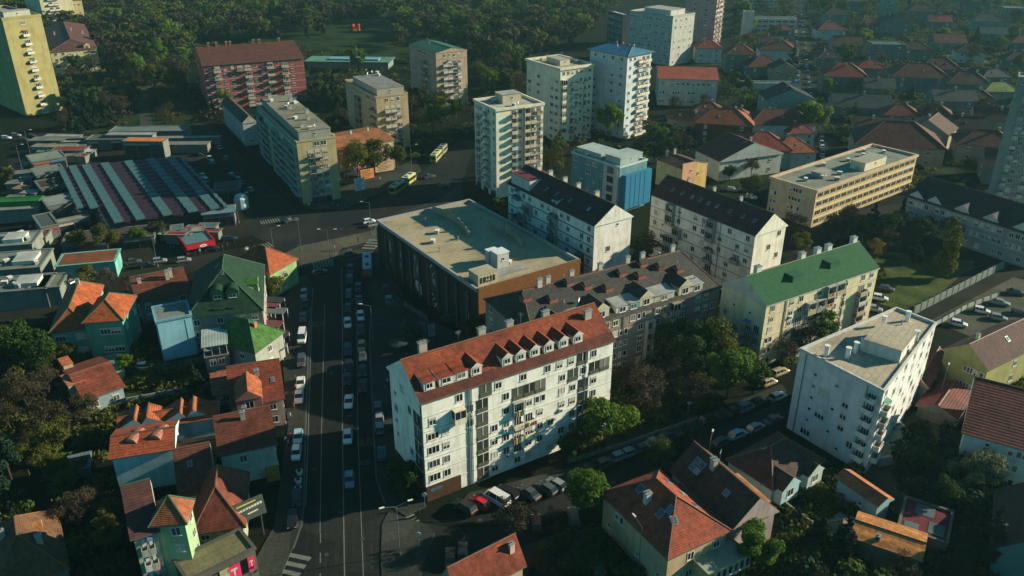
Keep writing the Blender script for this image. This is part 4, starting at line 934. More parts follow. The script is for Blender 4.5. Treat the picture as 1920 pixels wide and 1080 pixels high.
# ------------------------------------------------------------------ houses at the lower right
b = house('large villa with crossed red-orange hipped roof and yellow sun-room at the bottom', (1132,927), (1253,1046), (1334,970), 1112, (.50,.38,.22), tilem((.36,.075,.035)), 'hip', rise=4.6, F=['.w.w', 'wwww'], L=['.p....', 's..s.s'], over=.5)
sun = rbox(b, 'sun_room', b.W*.45, -3.2, b.W+1.5, .0, b.h-2.6, (.50,.42,.18), metalroof((.30,.32,.24)), z=0, door=False, over=.3)
for i in range(7): obj('window', win_mesh(.9, 1.8, 1), sun, T(b.W*.45+1.0+i*1.15, -3.2, b.h-4.2))
for u, v in ((.3,.7),(.25,.35),(.35,.3),(.8,.3),(.82,.5),(.8,.7),(.3,.2)): sky_l(b, b.W*u, b.D*v, 1.1, 1.4)
chim(b, b.W*.25, b.D*.55, 1.6, 1.0, .8, (.55,.52,.45))
b = house('dark brown steep roofed house with pink gable and four blue skylights', (1262,884), (1375,990), (1436,944), 1052, (.46,.36,.34), tilem((.11,.055,.035)), 'gable', 'y', 4.2, F='.w.', L='w..w')
for u, v in ((.2,.82),(.2,.74),(.32,.82),(.32,.74),(.25,.3)): sky_l(b, b.W*u, b.D*v, 1.1, 1.1)
chim(b, b.W*.4, b.D*.62, 1.6, .9, .9, (.4,.38,.34)); vent(b, b.W*.5, b.D*.6, 'ant')
dormer(b, b.W-.8, b.D*.42, b.h-.1, 3.6, 3.2, 1.8, math.pi/2, (.5,.4,.32), tilem((.42,.17,.06)), 'shed'); dormer(b, b.W-.8, b.D*.16, b.h-.1, 3.2, 3.2, 1.8, math.pi/2, (.5,.4,.32), tilem((.42,.17,.06)), 'shed')
b = house('small teal-walled house with brown pyramid roof and twin white gables', (1388,852), (1448,918), (1541,864), 952, (.30,.46,.48), tilem((.10,.05,.035)), 'hip', rise=3.8, F='', L='')
dormer(b, b.W*.22, -1.5, b.h-2.2, 4.4, 6, 2.6, 0, (.32,.5,.52), tilem((.10,.05,.035))); dormer(b, b.W*.72, -1.5, b.h-2.2, 4.0, 6, 2.4, 0, (.42,.5,.44), tilem((.10,.05,.035))); sky_l(b, b.W*.3, b.D*.6)
b = house('narrow pale blue lean-to house with a thin orange tiled edge', (1572,897), (1646,948), (1659,934), 984, (.26,.42,.44), tilem((.55,.17,.07)), 'gable', 'y', .9, F='', L='..s.')
b = house('shed with wavy bright orange sheet roof at the lower right', (1600,1008), (1724,1050), (1729,1024), 1084, (.24,.17,.12), tilem((.60,.24,.06), 2), 'gable', 'y', .8, F='', L='', W=6, name='workshop', cat='workshop')
chim(b, .8, b.D*.65, .7, .6, .6, (.1,.08,.06))
b = house('low outbuilding with patched maroon and grey flat roof', (1682,992), (1776,1022), (1787,962), 1046, (.16,.13,.11), flatm((.14,.035,.045)), 'flat', F='w', L='', name='outbuilding', cat='outbuilding')
m = MB(); z = b.h+.13
for x0, y0, x1, y1 in ((.15,.1,.5,.42),(.6,.35,.95,.75),(.1,.6,.3,.9)): m.box(b.W*x0,b.D*y0,z,b.W*x1,b.D*y1,z+.05)
m.build('roof_patch', metalroof((.09,.12,.13)), b.o)
b = house('house with very dark roof at the lower right edge', (1868,925), (1868,1030), (1990,1062), 1075, (.13,.2,.19), tilem((.05,.038,.03)), 'gable', 'y', 3.8, F='', L='ww'); chim(b, b.W*.5, b.D*.6, 1.0, .6, .6, (.6,.6,.55))
b = house('white-walled house with plain dark red roof on the right edge', (1828,718), (1808,812), (1955,850), 888, (.45,.52,.50), tilem((.13,.032,.026)), 'gable', 'x', 4.0, F=['.s.pp', '..pp.'], L='', off=.7)
b = house('house with maroon-brown roof and mustard yellow side wall on the right', (1765,660), (1852,694), (1960,640), 752, (.34,.32,.13), tilem((.10,.042,.035)), 'gable', 'x', 3.6, F='.ww', L='..pp')
facade(b, 'L', '...pp'); chim(b, b.W*.2, b.D*.6, 1.0, .6, .6, (.6,.6,.5)); sky_l(b, b.W*.5, b.D*.3)
b = house('low house with dark red lean-to roof between the white tower and the yellow wall', (1726,755), (1792,786), (1822,740), 806, (.25,.22,.17), tilem((.17,.035,.03)), 'gable', 'x', 1.6, F='', L='')
b = house('narrow red roofed wing right behind the tall white block', (1728,712), (1738,728), (1772,668), 760, (.3,.28,.22), tilem((.25,.05,.04)), 'gable', 'x', 1.4, F='', L='')
b = house('red tiled house roof peeping in at the bottom edge', (838,1085), (862,1125), (980,1062), 1170, (.4,.3,.2), tilem((.26,.055,.028)), 'gable', 'x', 4.0, F='', L='', off=.55); chim(b, b.W*.9, b.D*.3, 1.2, .8, .6, (.6,.4,.3))
b = house('flat grey garage beside the tall white block yard', (1655,838), (1650,862), (1745,848), 876, (.36,.4,.36), flatm((.26,.29,.24)), 'flat', F='', L='', name='garage', cat='garage', D=9)
b = house('small grey hipped shed roof between dark cypresses', (1545,985), (1580,1010), (1612,990), 1020, (.2,.22,.18), flatm((.2,.21,.17)), 'hip', rise=1.2, F='', L='', name='shed', cat='shed')
# ------------------------------------------------------------------ market quarter
ORDN = ['first','second','third','fourth','fifth','sixth','seventh','eighth','ninth','tenth','eleventh','twelfth','thirteenth','fourteenth']
A, B_, C_, D_ = at(107,312,6), at(345,290,6), at(405,383,6), at(200,415,6)
dn = (at(262,410,6)-at(187,295,6)); Ln = dn.length; dn.normalize()
mk = empty('market_hall', (A.x, A.y, 0), math.atan2(B_.y-A.y, B_.x-A.x), 'wide market hall roofed in alternating teal and maroon corrugated strips', 'market hall')
ca, sa = math.cos(-mk.rotation_euler.z), math.sin(-mk.rotation_euler.z)
def loc(p): x, y = p.x-A.x, p.y-A.y; return Vector((x*ca-y*sa, x*sa+y*ca, p.z))
d2 = loc(A+dn) ; d2.z = 0; d2 = (loc(A+dn)-loc(A)); d2.z = 0
teal_m, mar_m = metalroof((.05,.115,.125)), metalroof((.030,.012,.022))
Xs = [107,118,127,142,152,168,187,203,231,247,272,289,308,324,331,337]
top0 = [loc(at(x, 312-(x-107)*.092, 6)) for x in Xs]
ends = {0:386,1:386,2:386,3:386}
m = MB(); q = [loc(p) for p in (A, B_, C_, D_)]; m.prism([(p.x, p.y) for p in (q[3], q[2], q[1], q[0])], 0, 4.2); m.build('hall_body', plain((.035,.04,.04)), mk)
def panel_mesh(wd, ln, ridge, mt, nm):
    def f():
        m = MB(); N = 4
        for i in range(N):
            a0, a1 = i/N, (i+1)/N; z0, z1 = math.sin(a0*math.pi)*ridge, math.sin(a1*math.pi)*ridge
            m.poly([(0,-a0*ln,z0),(0,-a1*ln,z1),(wd,-a1*ln,z1),(wd,-a0*ln,z0)][::1])
        m.poly([(0,0,0),(0,-ln,0),(0,-ln,-.4),(0,0,-.4)]); m.poly([(wd,-ln,0),(wd,0,0),(wd,0,-.4),(wd,-ln,-.4)])
        m.poly([(0,-ln,0),(wd,-ln,0),(wd,-ln,-.4),(0,-ln,-.4)]); return m.mesh(nm, [mt])
    return cached((nm, round(wd,1), round(ln,1)), f)
angd = math.atan2(d2.y, d2.x)+math.pi/2
for k in range(0, 16, 1):
    if k+1 >= len(top0): break
    light = k % 2 == 0; p, q2 = top0[k], top0[k+1]
    wd = (q2-p).length*abs(math.cos(angd)) ; mt = teal_m if light else mar_m
    xb = Xs[k]
    endy = 388 if k < 4 else (415-(xb-152)*.16)
    # length along the strip down to the lower edge of the hall
    t = 0
    while t < 75:
        w3 = p+d2*t; X = w3.x*ca+w3.y*sa+A.x; Y = -w3.x*sa+w3.y*ca+A.y
        zc = Y*CT+(CAM_H-6)*ST; py = 540+FPX*((CAM_H-6)*CT-Y*ST)/zc
        if py > endy: break
        t += .5
    n = max(2, round(t/ (4.6))); ln = t/n
    for i in range(n):
        s_ = p+d2*(ln*i); z = 5.75 if light else 5.4
        obj('roof_panel', panel_mesh(wd, ln*.95, (.38 if light else .25), mt, 'roof_panel_'+('teal' if light else 'maroon')), mk, T(s_.x, s_.y, z, angd))
def stall(px, py, w_, d_, h_, ang, roofc, label, name='market_stall', cat='stall', wallc=(.16,.17,.15), kind='flat', front='G'):
    p = at(px, py); a = R(ang); q = [p, p+Vector((math.cos(a)*w_, math.sin(a)*w_, 0))]; n_ = Vector((-math.sin(a)*d_, math.cos(a)*d_, 0)); q += [q[1]+n_, q[0]+n_]
    b = make(name, label, cat, q, h_, wallc); b.n = 1; b.sh = h_
    roofc = sc(roofc, .62) if max(roofc) < .5 else roofc
    b.wo = MB().prism(b.fp, 0, h_).build('wall', wallm(wallc), b.o)
    if front: facade(b, 'F', front*max(1, int(w_/4)), margin=.2)
    if kind == 'flat': flat(b, flatm(roofc), .3, .3)
    elif kind == 'metal': flat(b, metalroof(roofc), .15, .4)
    elif kind == 'gable': gable(b, 'x', 1.2, metalroof(roofc), .4)
    else: hip(b, 1.6, tilem(roofc), .4)
    return b
sa_ = math.degrees(math.atan2(dn.y, dn.x))+90
S = [(66,328,11,10,4.5,(.30,.37,.30),'pale green flat market shop, first along the market side road'),
 (74,352,9,9,4.2,(.25,.30,.25),'grey-green flat market shop, second along the market side road'),
 (82,376,11,9,4.0,(.10,.06,.055),'dark brown market shop, third along the market side road'),
 (97,418,11,9,5.2,(.34,.38,.36),'light grey market shop with overhanging roof, fourth along the side road'),
 (112,440,9,3,3.4,(.40,.42,.38),'narrow pale canopy in front of the light grey market shop'),
 (84,452,4.5,12,4.0,(.10,.13,.13),'slate coloured kiosk strip beside the market side road')]
for px, py, w_, d_, h_, c, lb in S: stall(px, py, w_, d_, h_, sa_+5, c, lb)
for i, (px, py, w_, d_, h_, c, lb, kd) in enumerate([
 (62,292,16,4,3.4,(.32,.32,.22),'pale yellow market canopy at the upper end of the side road','metal'), (100,300,12,5,3.6,(.30,.05,.03),'red and cream roofed market stall above the striped hall','metal'),
 (58,278,26,5,3,(.22,.26,.22),'green-grey market canopy row behind the stalls','metal'), (118,281,13,5,3,(.45,.45,.38),'cream market stall roof next to the dark hedge','metal'), (85,270,14,3.5,3,(.45,.43,.4),'white-topped market stall at the back of the market','metal'),
 (165,282,18,7,4,(.14,.16,.14),'dark grey market shed above the maroon strips','flat'), (203,277,18,4,5,(.42,.44,.40),'white market canopy with open dark front','metal'), (207,262,30,8,3.2,(.20,.27,.25),'long grey-green flat market building behind the hall','flat'),
 (237,297,15,5,6.6,(.60,.16,.03),'bright orange market roof over the top edge of the hall','metal'), (282,288,22,4,3.4,(.30,.26,.2),'long brown-grey canopy right of the orange roof','metal'), (200,274,44,2.6,2.8,(.34,.40,.38),'long pale canopy strip behind the market hall','metal'),
 (300,427,14,9,4,(.16,.24,.24),'glass roofed market pavilion beside the red kiosk','metal'), (384,428,9,6,4.2,(.20,.34,.38),'light blue striped tent beside the red kiosk','gable'), (405,376,8,8,3.2,(.10,.14,.14),'dark flat kiosk near the market corner','flat'),
 (142,420,8,22,3.6,(.20,.19,.17),'grey-brown passage roof at the left end of the hall','flat'), (158,400,12,10,3.4,(.15,.13,.10),'brown shed roof at the lower left of the hall','flat'), (120,480,24,9,3.2,(.11,.09,.07),'dull brown shed between the hall and the rusty roof','flat')]):
    stall(px, py, w_, d_, h_, (-3,2,0,4,-4,3,0,2,-2,1,3)[i] if i < 11 else 16, c, lb, kind=kd, front=None if i in (7,9,10) else 'G')
stall(113,530,14,8,4.6,14,(.30,.10,.04),'teal-walled market shop with rusty brown and white roof','shop','shop',(.14,.38,.32),'metal','w')
for px, py, w_, d_, h_, c, lb in [(-10,420,13,10,4,(.3,.34,.3),'green market hall end with white rim at the left edge'),(-40,545,15.5,12,5,(.24,.28,.22),'long flat grey building with roof hatches at the left edge'),(-40,588,16,9,5,(.22,.27,.24),'flat grey building with white roof units at the left edge'),(-60,500,17,10,5,(.30,.36,.33),'pale flat building with light roof at the left edge'),(25,470,9,6,3,(.16,.14,.11),'small brown kiosk at the left edge'),(62,578,7,8,5,(.28,.30,.2),'cream end block of the flat grey building')]:
    b = stall(px, py, w_, d_, h_, 12, c, lb, 'market_building', 'building', (.18,.2,.17), 'flat', None)
    if w_ > 15: rbox(b, 'roof_unit', w_*.55, d_*.2, w_*.55+5, d_*.75, .9, (.5,.52,.48), flatm((.44,.46,.43)), door=False); clutter(b, 4, ('hvac',))
GREENB = stall(-10,412,14,4,5.4,8,(.04,.2,.05),'bright green awning panel building at the left edge','awning_building','building',(.02,.18,.05),'flat',None)
SC = [((.42,.40,.34),'cream'),((.20,.26,.24),'grey-green'),((.34,.05,.04),'red'),((.45,.20,.05),'orange'),((.12,.22,.26),'blue-grey'),((.25,.22,.16),'tan'),((.5,.5,.47),'white')]
r5 = random.Random(8)
for i in range(30):
    px, py = ((66+i*6.6, 306-(i % 3)*9) if i < 14 else ((14+(i % 3)*14, 320+(i-14)*9.5) if i < 22 else (300+(i-22)*12, 452-(i-22)*1.5+(i % 2)*7)))
    c, cn = SC[r5.randrange(7)]
    stall(px, py, r5.uniform(3,6), r5.uniform(2.4,4), r5.uniform(2.3,3.0), r5.uniform(-10,20), c, 'small '+cn+' roofed stall, '+ORDN[i if i < 14 else (i-14 if i < 22 else i-22)]+(' from the left in the upper market row' if i < 14 else (' from the top beside the left market road' if i < 22 else ' from the left in front of the market hall')), kind='metal', front=None)
# red kiosk with oval sign
b = bld('kiosk', 'bright red kiosk with a white oval sign at the market corner', (326,434), (348,463), (402,452), 478, wall=(.26,.012,.02), cat='kiosk', n=1)
flat(b, glassm((.05,.09,.09), .35), .45, .2, plain((.26,.012,.022))); M, L = face_M(b, 0); m = MB(); m.box(-L*.5,-.9,-.5,L*.5,-.02,.5,0)
m.poly([(p[0]*L*.13+L*.08,-.92,p[1]*.42) for p in ov(0,0,1,1)], 1); m.poly([(p[0]*L*.08+L*.08,-.925,p[1]*.12) for p in ov(0,.1,1,1)], 0)
m.build('sign', [plain((.42,.014,.03)), plain((.7,.66,.66))], b.o, M @ T(L/2, 0, b.h-.3)); facade(b, 'F', 'GG')
tn = empty('round_tank', at(454,390), 0, 'white domed round kiosk at the market corner', 'kiosk')
MB().cyl(0,0,0,3.4,2.2,2.2,14).cyl(0,0,3.4,4.4,2.2,1.5,14).cyl(0,0,4.4,4.9,1.5,.4,14).build('dome', plain((.4,.5,.5)), tn)
pv = empty('park_pavilion', at(575,128), R(-4), 'low teal glazed pavilion at the edge of the park', 'pavilion')
MB().box(0,0,0,46,14,3.6).build('wall', wallm((.16,.22,.18)), pv); MB().box(-1,-1,3.61,47,15,4.0).build('roof', flatm((.10,.22,.18)), pv); MB().box(12,3,4.01,40,9,4.8).build('skylight', glassm((.2,.36,.42), .2), pv)
sl_ = empty('bouncy_castle', at(668,58), 0, 'small red and yellow inflatable castle on the park lawn', 'bouncy castle')
MB().box(-3,-3,0,3,3,1).build('base', plain((.75,.42,.02)), sl_)
for x, y in ((-2.4,-2.4),(2.4,-2.4),(2.4,2.4),(-2.4,2.4)): MB().cyl(x,y,1,5,.7).cyl(x,y,5,6.6,.9,.05).build('tower', plain((.7,.06,.03)), sl_)
MB().box(-2,2,1,2,2.6,4).build('back_wall', plain((.5,.1,.03)), sl_); sl_.scale = (.75,.75,.75)
# ------------------------------------------------------------------ hillside houses, upper right
RC = {'r':(.26,.045,.03), 'm':(.13,.036,.03), 'd':(.032,.026,.026), 'g':(.06,.075,.07), 'o':(.34,.085,.035), 'y':(.30,.36,.10), 'b':(.10,.042,.028), 't':(.05,.10,.10)}
WC = {'w':(.46,.5,.46), 'c':(.28,.25,.18), 'g':(.13,.155,.15), 't':(.13,.24,.24), 'p':(.3,.22,.2), 'r':(.17,.05,.03)}
def hh(px, py, w_, d_, h_, ang, rc, wc, kind, label, F='w.w', L='w', rise=None):
    p = at(px, py); a = R(ang); q = [p, p+Vector((math.cos(a)*w_, math.sin(a)*w_, 0))]; n_ = Vector((-math.sin(a)*d_, math.cos(a)*d_, 0)); q += [q[1]+n_, q[0]+n_]
    b = make('house', label, 'house', q, h_, WC[wc], 'houses on the slope at upper right'); b.n = max(1, round(h_/3)); b.sh = h_/b.n
    b.wo = MB().prism(b.fp, 0, h_).build('wall', wallm(WC[wc]), b.o)
    if F: facade(b, 'F', F)
    if L: facade(b, 'L', L); facade(b, 'R', L)
    rise = rise or min(w_, d_)*.34
    if kind == 'h': hip(b, rise, tilem(RC[rc]), .6)
    elif kind == 'x': gable(b, 'x', rise, tilem(RC[rc]), .5)
    elif kind == 'y': gable(b, 'y', rise, tilem(RC[rc]), .5)
    else: flat(b, flatm(RC[rc]), .5)
    if kind != 'f':
        chim(b, w_*b.rg.uniform(.3,.7), d_*b.rg.uniform(.35,.7), 1.1)
        if b.rg.random() < .5: sky_l(b, w_*b.rg.uniform(.25,.75), d_*.22)
    return b
H = [
 (1304,118,14,12,8,-4,'r','w','h','white house with red hipped roof just right of the pale office block'),
 (1360,138,15,13,10,-4,'m','g','h','tall grey house with maroon hipped roof right of the white house'),
 (1402,148,17,14,6,0,'m','g','h','broad dark maroon roofed house in front of the pale roof strip'),
 (1422,118,20,15,7,-8,'b','w','h','big house with brown hipped roof and pale dormer near the far street'),
 (1446,156,12,10,7,0,'b','c','y','cream gabled house beside the far street'),
 (1384,172,30,5,4,-4,'t','w','f','long low building with pale teal flat roof below the cream gabled house'),
 (1434,222,21,14,8,0,'d','t','y','wide pale blue gabled house with dark steep roof'),
 (1468,205,9,12,7,8,'o','w','h','sunlit white and orange house by the far street'),
 (1300,268,22,14,8,-14,'o','r','h','rust-red house with many small chimneys and orange hipped roof'),
 (1352,262,12,11,8,-8,'o','c','h','orange roofed wing right of the rust-red house'),
 (1402,268,26,14,7,0,'m','w','h','long white house with dark maroon hipped roof'),
 (1346,340,26,15,7,22,'m','w','y','white crescent-fronted house with maroon roof behind the school'),
 (1385,318,18,14,7,0,'r','t','h','pale teal house with red roof dotted with skylights'),
 (1450,318,15,12,6,4,'o','w','h','white house with orange hipped roof next to the far street'),
 (1250,240,18,8,4,-20,'b','c','x','low brown roofed shed between the blue roofed tower and the glass office'),
 (1540,178,20,16,9,-10,'r','g','h','house with dark red roof on the right side of the far street'),
 (1545,50,16,12,8,-4,'d','g','h','dark roofed house near the top of the far street'),
 (1532,75,18,12,6,0,'m','w','h','maroon roofed house with curved white front'),
 (1560,110,16,14,7,-8,'b','g','x','brown roofed house behind the bare brown tree'),
 (1532,130,12,10,6,-4,'d','g','h','small dark roofed house beside the far street trees'),
 (1604,68,16,13,7,-6,'m','g','h','dim maroon house left of the flat terrace block'),
 (1632,118,18,12,10,-4,'t','g','f','square grey villa with columned terrace and red side wall'),
 (1648,70,20,14,9,-4,'d','g','y','grey gabled villa in front of the far pale tower'),
 (1668,175,26,16,8,-12,'m','g','h','large maroon roofed house among dark trees'),
 (1560,222,24,14,5,-10,'g','g','x','grey roofed house with white chimneys'),
 (1620,190,13,12,6,-8,'g','g','x','small pale shed right of the red roofed house'),
 (1600,305,30,20,7,-14,'m','c','h','very large dark maroon roof above the end of the school'),
 (1690,270,16,14,6,-38,'b','c','y','brown gabled house with sunlit orange verge'),
 (1818,60,22,14,7,-14,'g','t','h','grey roofed house with pale teal front on the upper right hill'),
 (1834,82,30,12,6,-12,'t','g','x','long dim teal roofed house below the grey roofed house'),
 (1796,30,20,12,6,-24,'g','g','x','pale grey house at the top of the right hill'),
 (1880,40,16,14,9,-10,'t','g','f','grey-green house at the top right corner'),
 (1842,192,16,10,5,-4,'y','c','h','small house with lime yellow roof among dark trees'),
 (1838,168,14,11,6,0,'g','g','h','dim grey house behind the lime yellow roof'),
 (1770,180,20,14,6,-14,'b','g','h','dim brown house left of the lime yellow roof'),
 (1720,150,20,14,6,-14,'m','g','h','dim maroon house behind the round green tree'),
 (1748,215,18,12,6,-6,'g','g','x','grey gabled house half hidden by olive trees'),
 (1880,230,14,12,6,-10,'b','g','h','brown roofed house left of the concrete tower'),
 (1790,300,20,13,6,-16,'m','c','h','maroon roofed house behind the dark roofed school'),
 (1840,345,24,14,6,-20,'b','g','x','brown roofed house beside the foot of the concrete tower'),
 (1880,135,18,12,6,-10,'d','g','h','dark roofed house above the concrete tower'),
 (1700,40,20,14,7,-10,'d','g','h','dark roofed house right of the far pale tower'),
 (1750,100,18,13,6,-6,'m','g','x','dim maroon gabled house on the right hill'),
 (1585,20,18,12,7,-4,'g','g','h','grey house near the top edge right of the far street'),
 (1770,8,22,13,6,-4,'d','g','h','dim house on the top edge of the right hill'),
 (1820,250,17,12,6,-20,'m','c','x','maroon gabled house left of the brown roofed house'),
]
H += [(1452,75,12,10,6,0,'m','g','h','small maroon house left of the far street near the top'),(1462,110,11,10,6,4,'r','w','h','small red hipped house hugging the far street'),(1425,100,13,10,6,-6,'b','c','x','brown gabled house before the white ribbon-window block'),
 (1604,150,14,11,6,-8,'r','g','h','small red hipped house below the square grey villa'),(1690,112,15,11,6,-12,'b','g','h','brown hipped house right of the grey gabled villa'),(1738,58,15,12,6,-10,'r','g','x','red gabled house near the top right trees'),
 (1790,118,15,12,6,-14,'d','w','h','pale dark-roofed house below the long dim teal roof'),(1845,12,15,12,6,-10,'r','w','h','red hipped house near the top right corner'),(1655,238,14,11,5,-12,'r','c','h','red hipped house before the large maroon roofed house'),
 (1765,262,15,11,5,-16,'d','g','x','dark gabled house before the grey gabled house'),(1722,236,12,10,5,-20,'m','w','h','small white house left of the maroon gabled house'),(1805,205,12,10,5,-14,'b','g','h','small brown house left of the lime yellow roof'),
 (1893,100,14,11,6,-8,'m','g','h','maroon hipped house at the right edge'),(1600,262,13,11,5,-12,'b','g','x','brown gabled house above the very large dark maroon roof'),(1300,226,12,9,4,-8,'m','w','h','small maroon house before the low red roofed wing'),
 (1478,275,10,9,5,6,'r','w','h','small red house right of the long white maroon-roofed house'),(1856,290,14,11,5,-18,'r','g','h','red hipped house left of the concrete tower foot'),(1650,5,14,11,6,-6,'m','g','x','maroon gabled house touching the top edge')]
lw = [grassm, pave, gravel, grassm]
for i, r in enumerate(H):
    b = hh(*r); a = R(r[5]); p = at(r[0], r[1]); w_, d_ = r[2], r[3]
    X_, Y_ = Vector((math.cos(a), math.sin(a), 0)), Vector((-math.sin(a), math.cos(a), 0))
    for j, (u0, v0, u1, v1) in enumerate(((-2.5,-7,w_*.5,-.1),(w_*.55,-6,w_+4,-.1),(w_+.1,0,w_+5,d_))):
        q = [p+X_*u0+Y_*v0, p+X_*u1+Y_*v0, p+X_*u1+Y_*v1, p+X_*u0+Y_*v1]
        sheet('lawn' if (i+j) % 4 in (0, 3) else 'yard', [(c.x, c.y) for c in q], lw[(i+j) % 4], .004+.0005*((i*3+j) % 12), world=True)
b = hh(1652,30,10,9,26,-6,'g','t','f','slim pale teal tower at the top edge above the grey villa', F='.vv.', L='w')
b = hh(1412,62,28,12,9,-3,'g','w','f','white flat roofed block with ribbon windows left of the far street', F='vvvvvv'); b = hh(1398,20,22,12,11,-3,'g','w','f','second white ribbon-window block at the top edge', F='vvvvv')
b = hh(1392,70,6,6,16,0,'g','w','f','narrow white slab block at the top edge beside the pink tower', F='.', L=None); b = hh(1093,24,4,7,14,0,'g','c','f','slim sunlit cream tower among the far woods', F='w')
# ------------------------------------------------------------------ walls, fences, poles
def run_wall(label, pts, h, cl, name='wall_run', cat='wall', th=.25, posts=True, roofc=None):
    P = [at(*p) for p in pts]; e = empty(name, P[0], 0, label, cat); o = P[0]
    for a, c in zip(P, P[1:]):
        L = (c-a).length; an = math.atan2(c.y-a.y, c.x-a.x); n = max(1, round(L/3))
        me = cached(('wp', round(L/n, 1), h, cl), lambda: MB().box(.04,-th/2,0,L/n-.04,th/2,h).mesh('wall_panel', [wallm(cl)]))
        for i in range(n): obj('wall_panel', me, e, T(a.x-o.x+math.cos(an)*L/n*i, a.y-o.y+math.sin(an)*L/n*i, 0, an))
        if posts:
            for i in range(n+1): obj('post', cached(('wpost', h), lambda: MB().box(-.16,-.2,0,.16,.2,h+.15).mesh('post', [plain((.14,.15,.14))])), e, T(a.x-o.x+math.cos(an)*L/n*i, a.y-o.y+math.sin(an)*L/n*i, 0, an))
    return e
run_wall('long pale concrete boundary wall beside the car park road', [(1712,590),(1880,503)], 2.2, (.15,.18,.17), 'boundary_wall')
run_wall('white railing wall along the top edge of the car park', [(1752,612),(1812,578),(1870,556)], 1.1, (.3,.32,.29), 'boundary_wall')
run_wall('pale garden wall round the yard of the tall white block', [(1672,816),(1740,856),(1808,790)], 1.8, (.2,.21,.16), 'garden_wall')
run_wall('low grey wall along the dark left garden', [(205,762),(420,722)], 1.2, (.22,.25,.22), 'garden_wall')
run_wall('cream garden wall running below the pink gabled house', [(1440,930),(1520,990)], 1.4, (.3,.27,.15), 'garden_wall')
run_wall('dark fence in front of the shopping centre entrance', [(735,560),(800,600)], 1.2, (.08,.10,.11), 'fence', 'fence')
run_wall('low kerb wall between the lawn and the side street', [(1066,868),(1180,832),(1305,788)], .7, (.2,.19,.14), 'garden_wall')
def lamp(px, py, h, arms, rz, label, grp='street lamps'):
    e = empty('street_lamp', at(px, py), rz, label, 'street lamp', grp)
    MB().cyl(0,0,0,.5,.22,k=8).tube((0,0,.5),(0,0,h),.08,.05,6).build('pole', plain((.12,.14,.13), .5), e)
    for s in arms:
        MB().tube((0,0,h),(s*2.2,0,h+.5),.035).build('arm', plain((.15,.17,.16), .5), e); MB().box(s*2.2-.4,-.13,h+.46,s*2.2+.4,.13,h+.58).build('lamp_head', white_p, e)
    return e
for px, py, h, ar, rz, lb in [(750,1040,9.5,(-1,1),.4,'double-armed street lamp at the bottom corner of the side street'), (1196,1075,9,(1,),2,'street lamp beside the villa at the bottom'),
   (620,497,10,(-1,1),0,'double street lamp on the junction island'), (697,440,10,(-1,),.2,'street lamp at the corner of the shopping centre'), (516,492,10,(1,),.3,'street lamp by the orange pyramid roof'),
   (296,500,9,(1,),0,'street lamp in front of the red kiosk'), (848,345,9,(-1,),.4,'street lamp on the bend near the cream tower'), (772,320,9,(1,),.4,'street lamp behind the articulated bus'),
   (700,640,9,(-1,),0,'street lamp on the right kerb of the avenue'), (1322,905,9,(1,),1.2,'street lamp beside the steep brown roof'), (448,418,8,(1,),.2,'street lamp by the round white kiosk'),
   (1758,760,8,(1,),1,'street lamp beside the mustard yellow wall'), (565,470,9,(-1,),0,'street lamp at the junction crossing'), (60,300,11,(1,),0,'tall lamp mast behind the market'), (45,330,11,(1,),0,'tall lamp mast at the left end of the market')]:
    lamp(px, py, h, ar, rz, lb)
def signpost(px, py, cl, label, h=3.0, rz=0):
    e = empty('traffic_sign', at(px, py), rz, label, 'traffic sign'); MB().tube((0,0,0),(0,0,h),.05).build('post', zinc, e)
    MB().cyl(0,0,-.03,.03,.42,k=14).build('plate', plain(cl), e, T(0,-.08,h-.4) @ Matrix.Rotation(math.pi/2,4,'X'))
signpost(797,950,(.6,.6,.6),'white round sign at the ground floor corner of the long white block'); signpost(786,1025,(.6,.6,.58),'pale traffic sign on the side street island'); signpost(528,500,(.7,.7,.68),'white sign beside the bare shrubs at the junction')
signpost(1290,775,(.5,.5,.48),'small pale sign on the lawn edge'); signpost(560,515,(.7,.7,.68),'white sign at the top of the left pavement')
for k, (px, py) in enumerate([(560,906),(560,921),(562,890)]): e = empty('planter', at(px, py), 0, 'white round planter on the left pavement, '+('front','middle','rear')[(1,0,2)[k]]+' of three', 'planter', 'planters on the left pavement'); MB().cyl(0,0,.13,.9,.45,.6,10).build('bowl', white_p, e); MB().cyl(0,0,.8,1.3,.5,.2,7).build('plant', plain((.03,.06,.02)), e)
# billboards and totems before the shopping centre
for px, py, w_, h_, rz, c, lb in [(676,364,3.6,4.2,.6,(.6,.6,.62),'white illuminated advertising board at the market street bend'), (690,342,5,3.4,.6,(.55,.22,.08),'orange and white advertising board beside the bus'), (722,328,7,3.6,.5,(.62,.42,.26),'sunlit peach coloured advertising board behind the bus'),
   (792,645,1.8,4.2,-.2,(.08,.09,.10),'dark lettered totem in front of the shopping centre'), (810,640,1.6,3.0,.4,(.25,.28,.3),'small striped totem beside the dark one')]:
    e = empty('advertising_board', at(px, py), rz, lb, 'billboard'); MB().box(-w_/2,-.1,1.4,w_/2,.1,1.4+h_,0).build('panel', plain(c), e); MB().box(-w_/2+.2,-.08,0,-w_/2+.4,.08,1.399).box(w_/2-.4,-.08,0,w_/2-.2,.08,1.399).build('leg', rail_d, e)
    m = MB(); [m.box(-w_*.38,-.125,1.9+i*.55,w_*(.1+.25*((i*7)%3)/2),-.101,2.1+i*.55) for i in range(int(h_/.6))]; m.build('print', plain(sc(c, .25)), e)
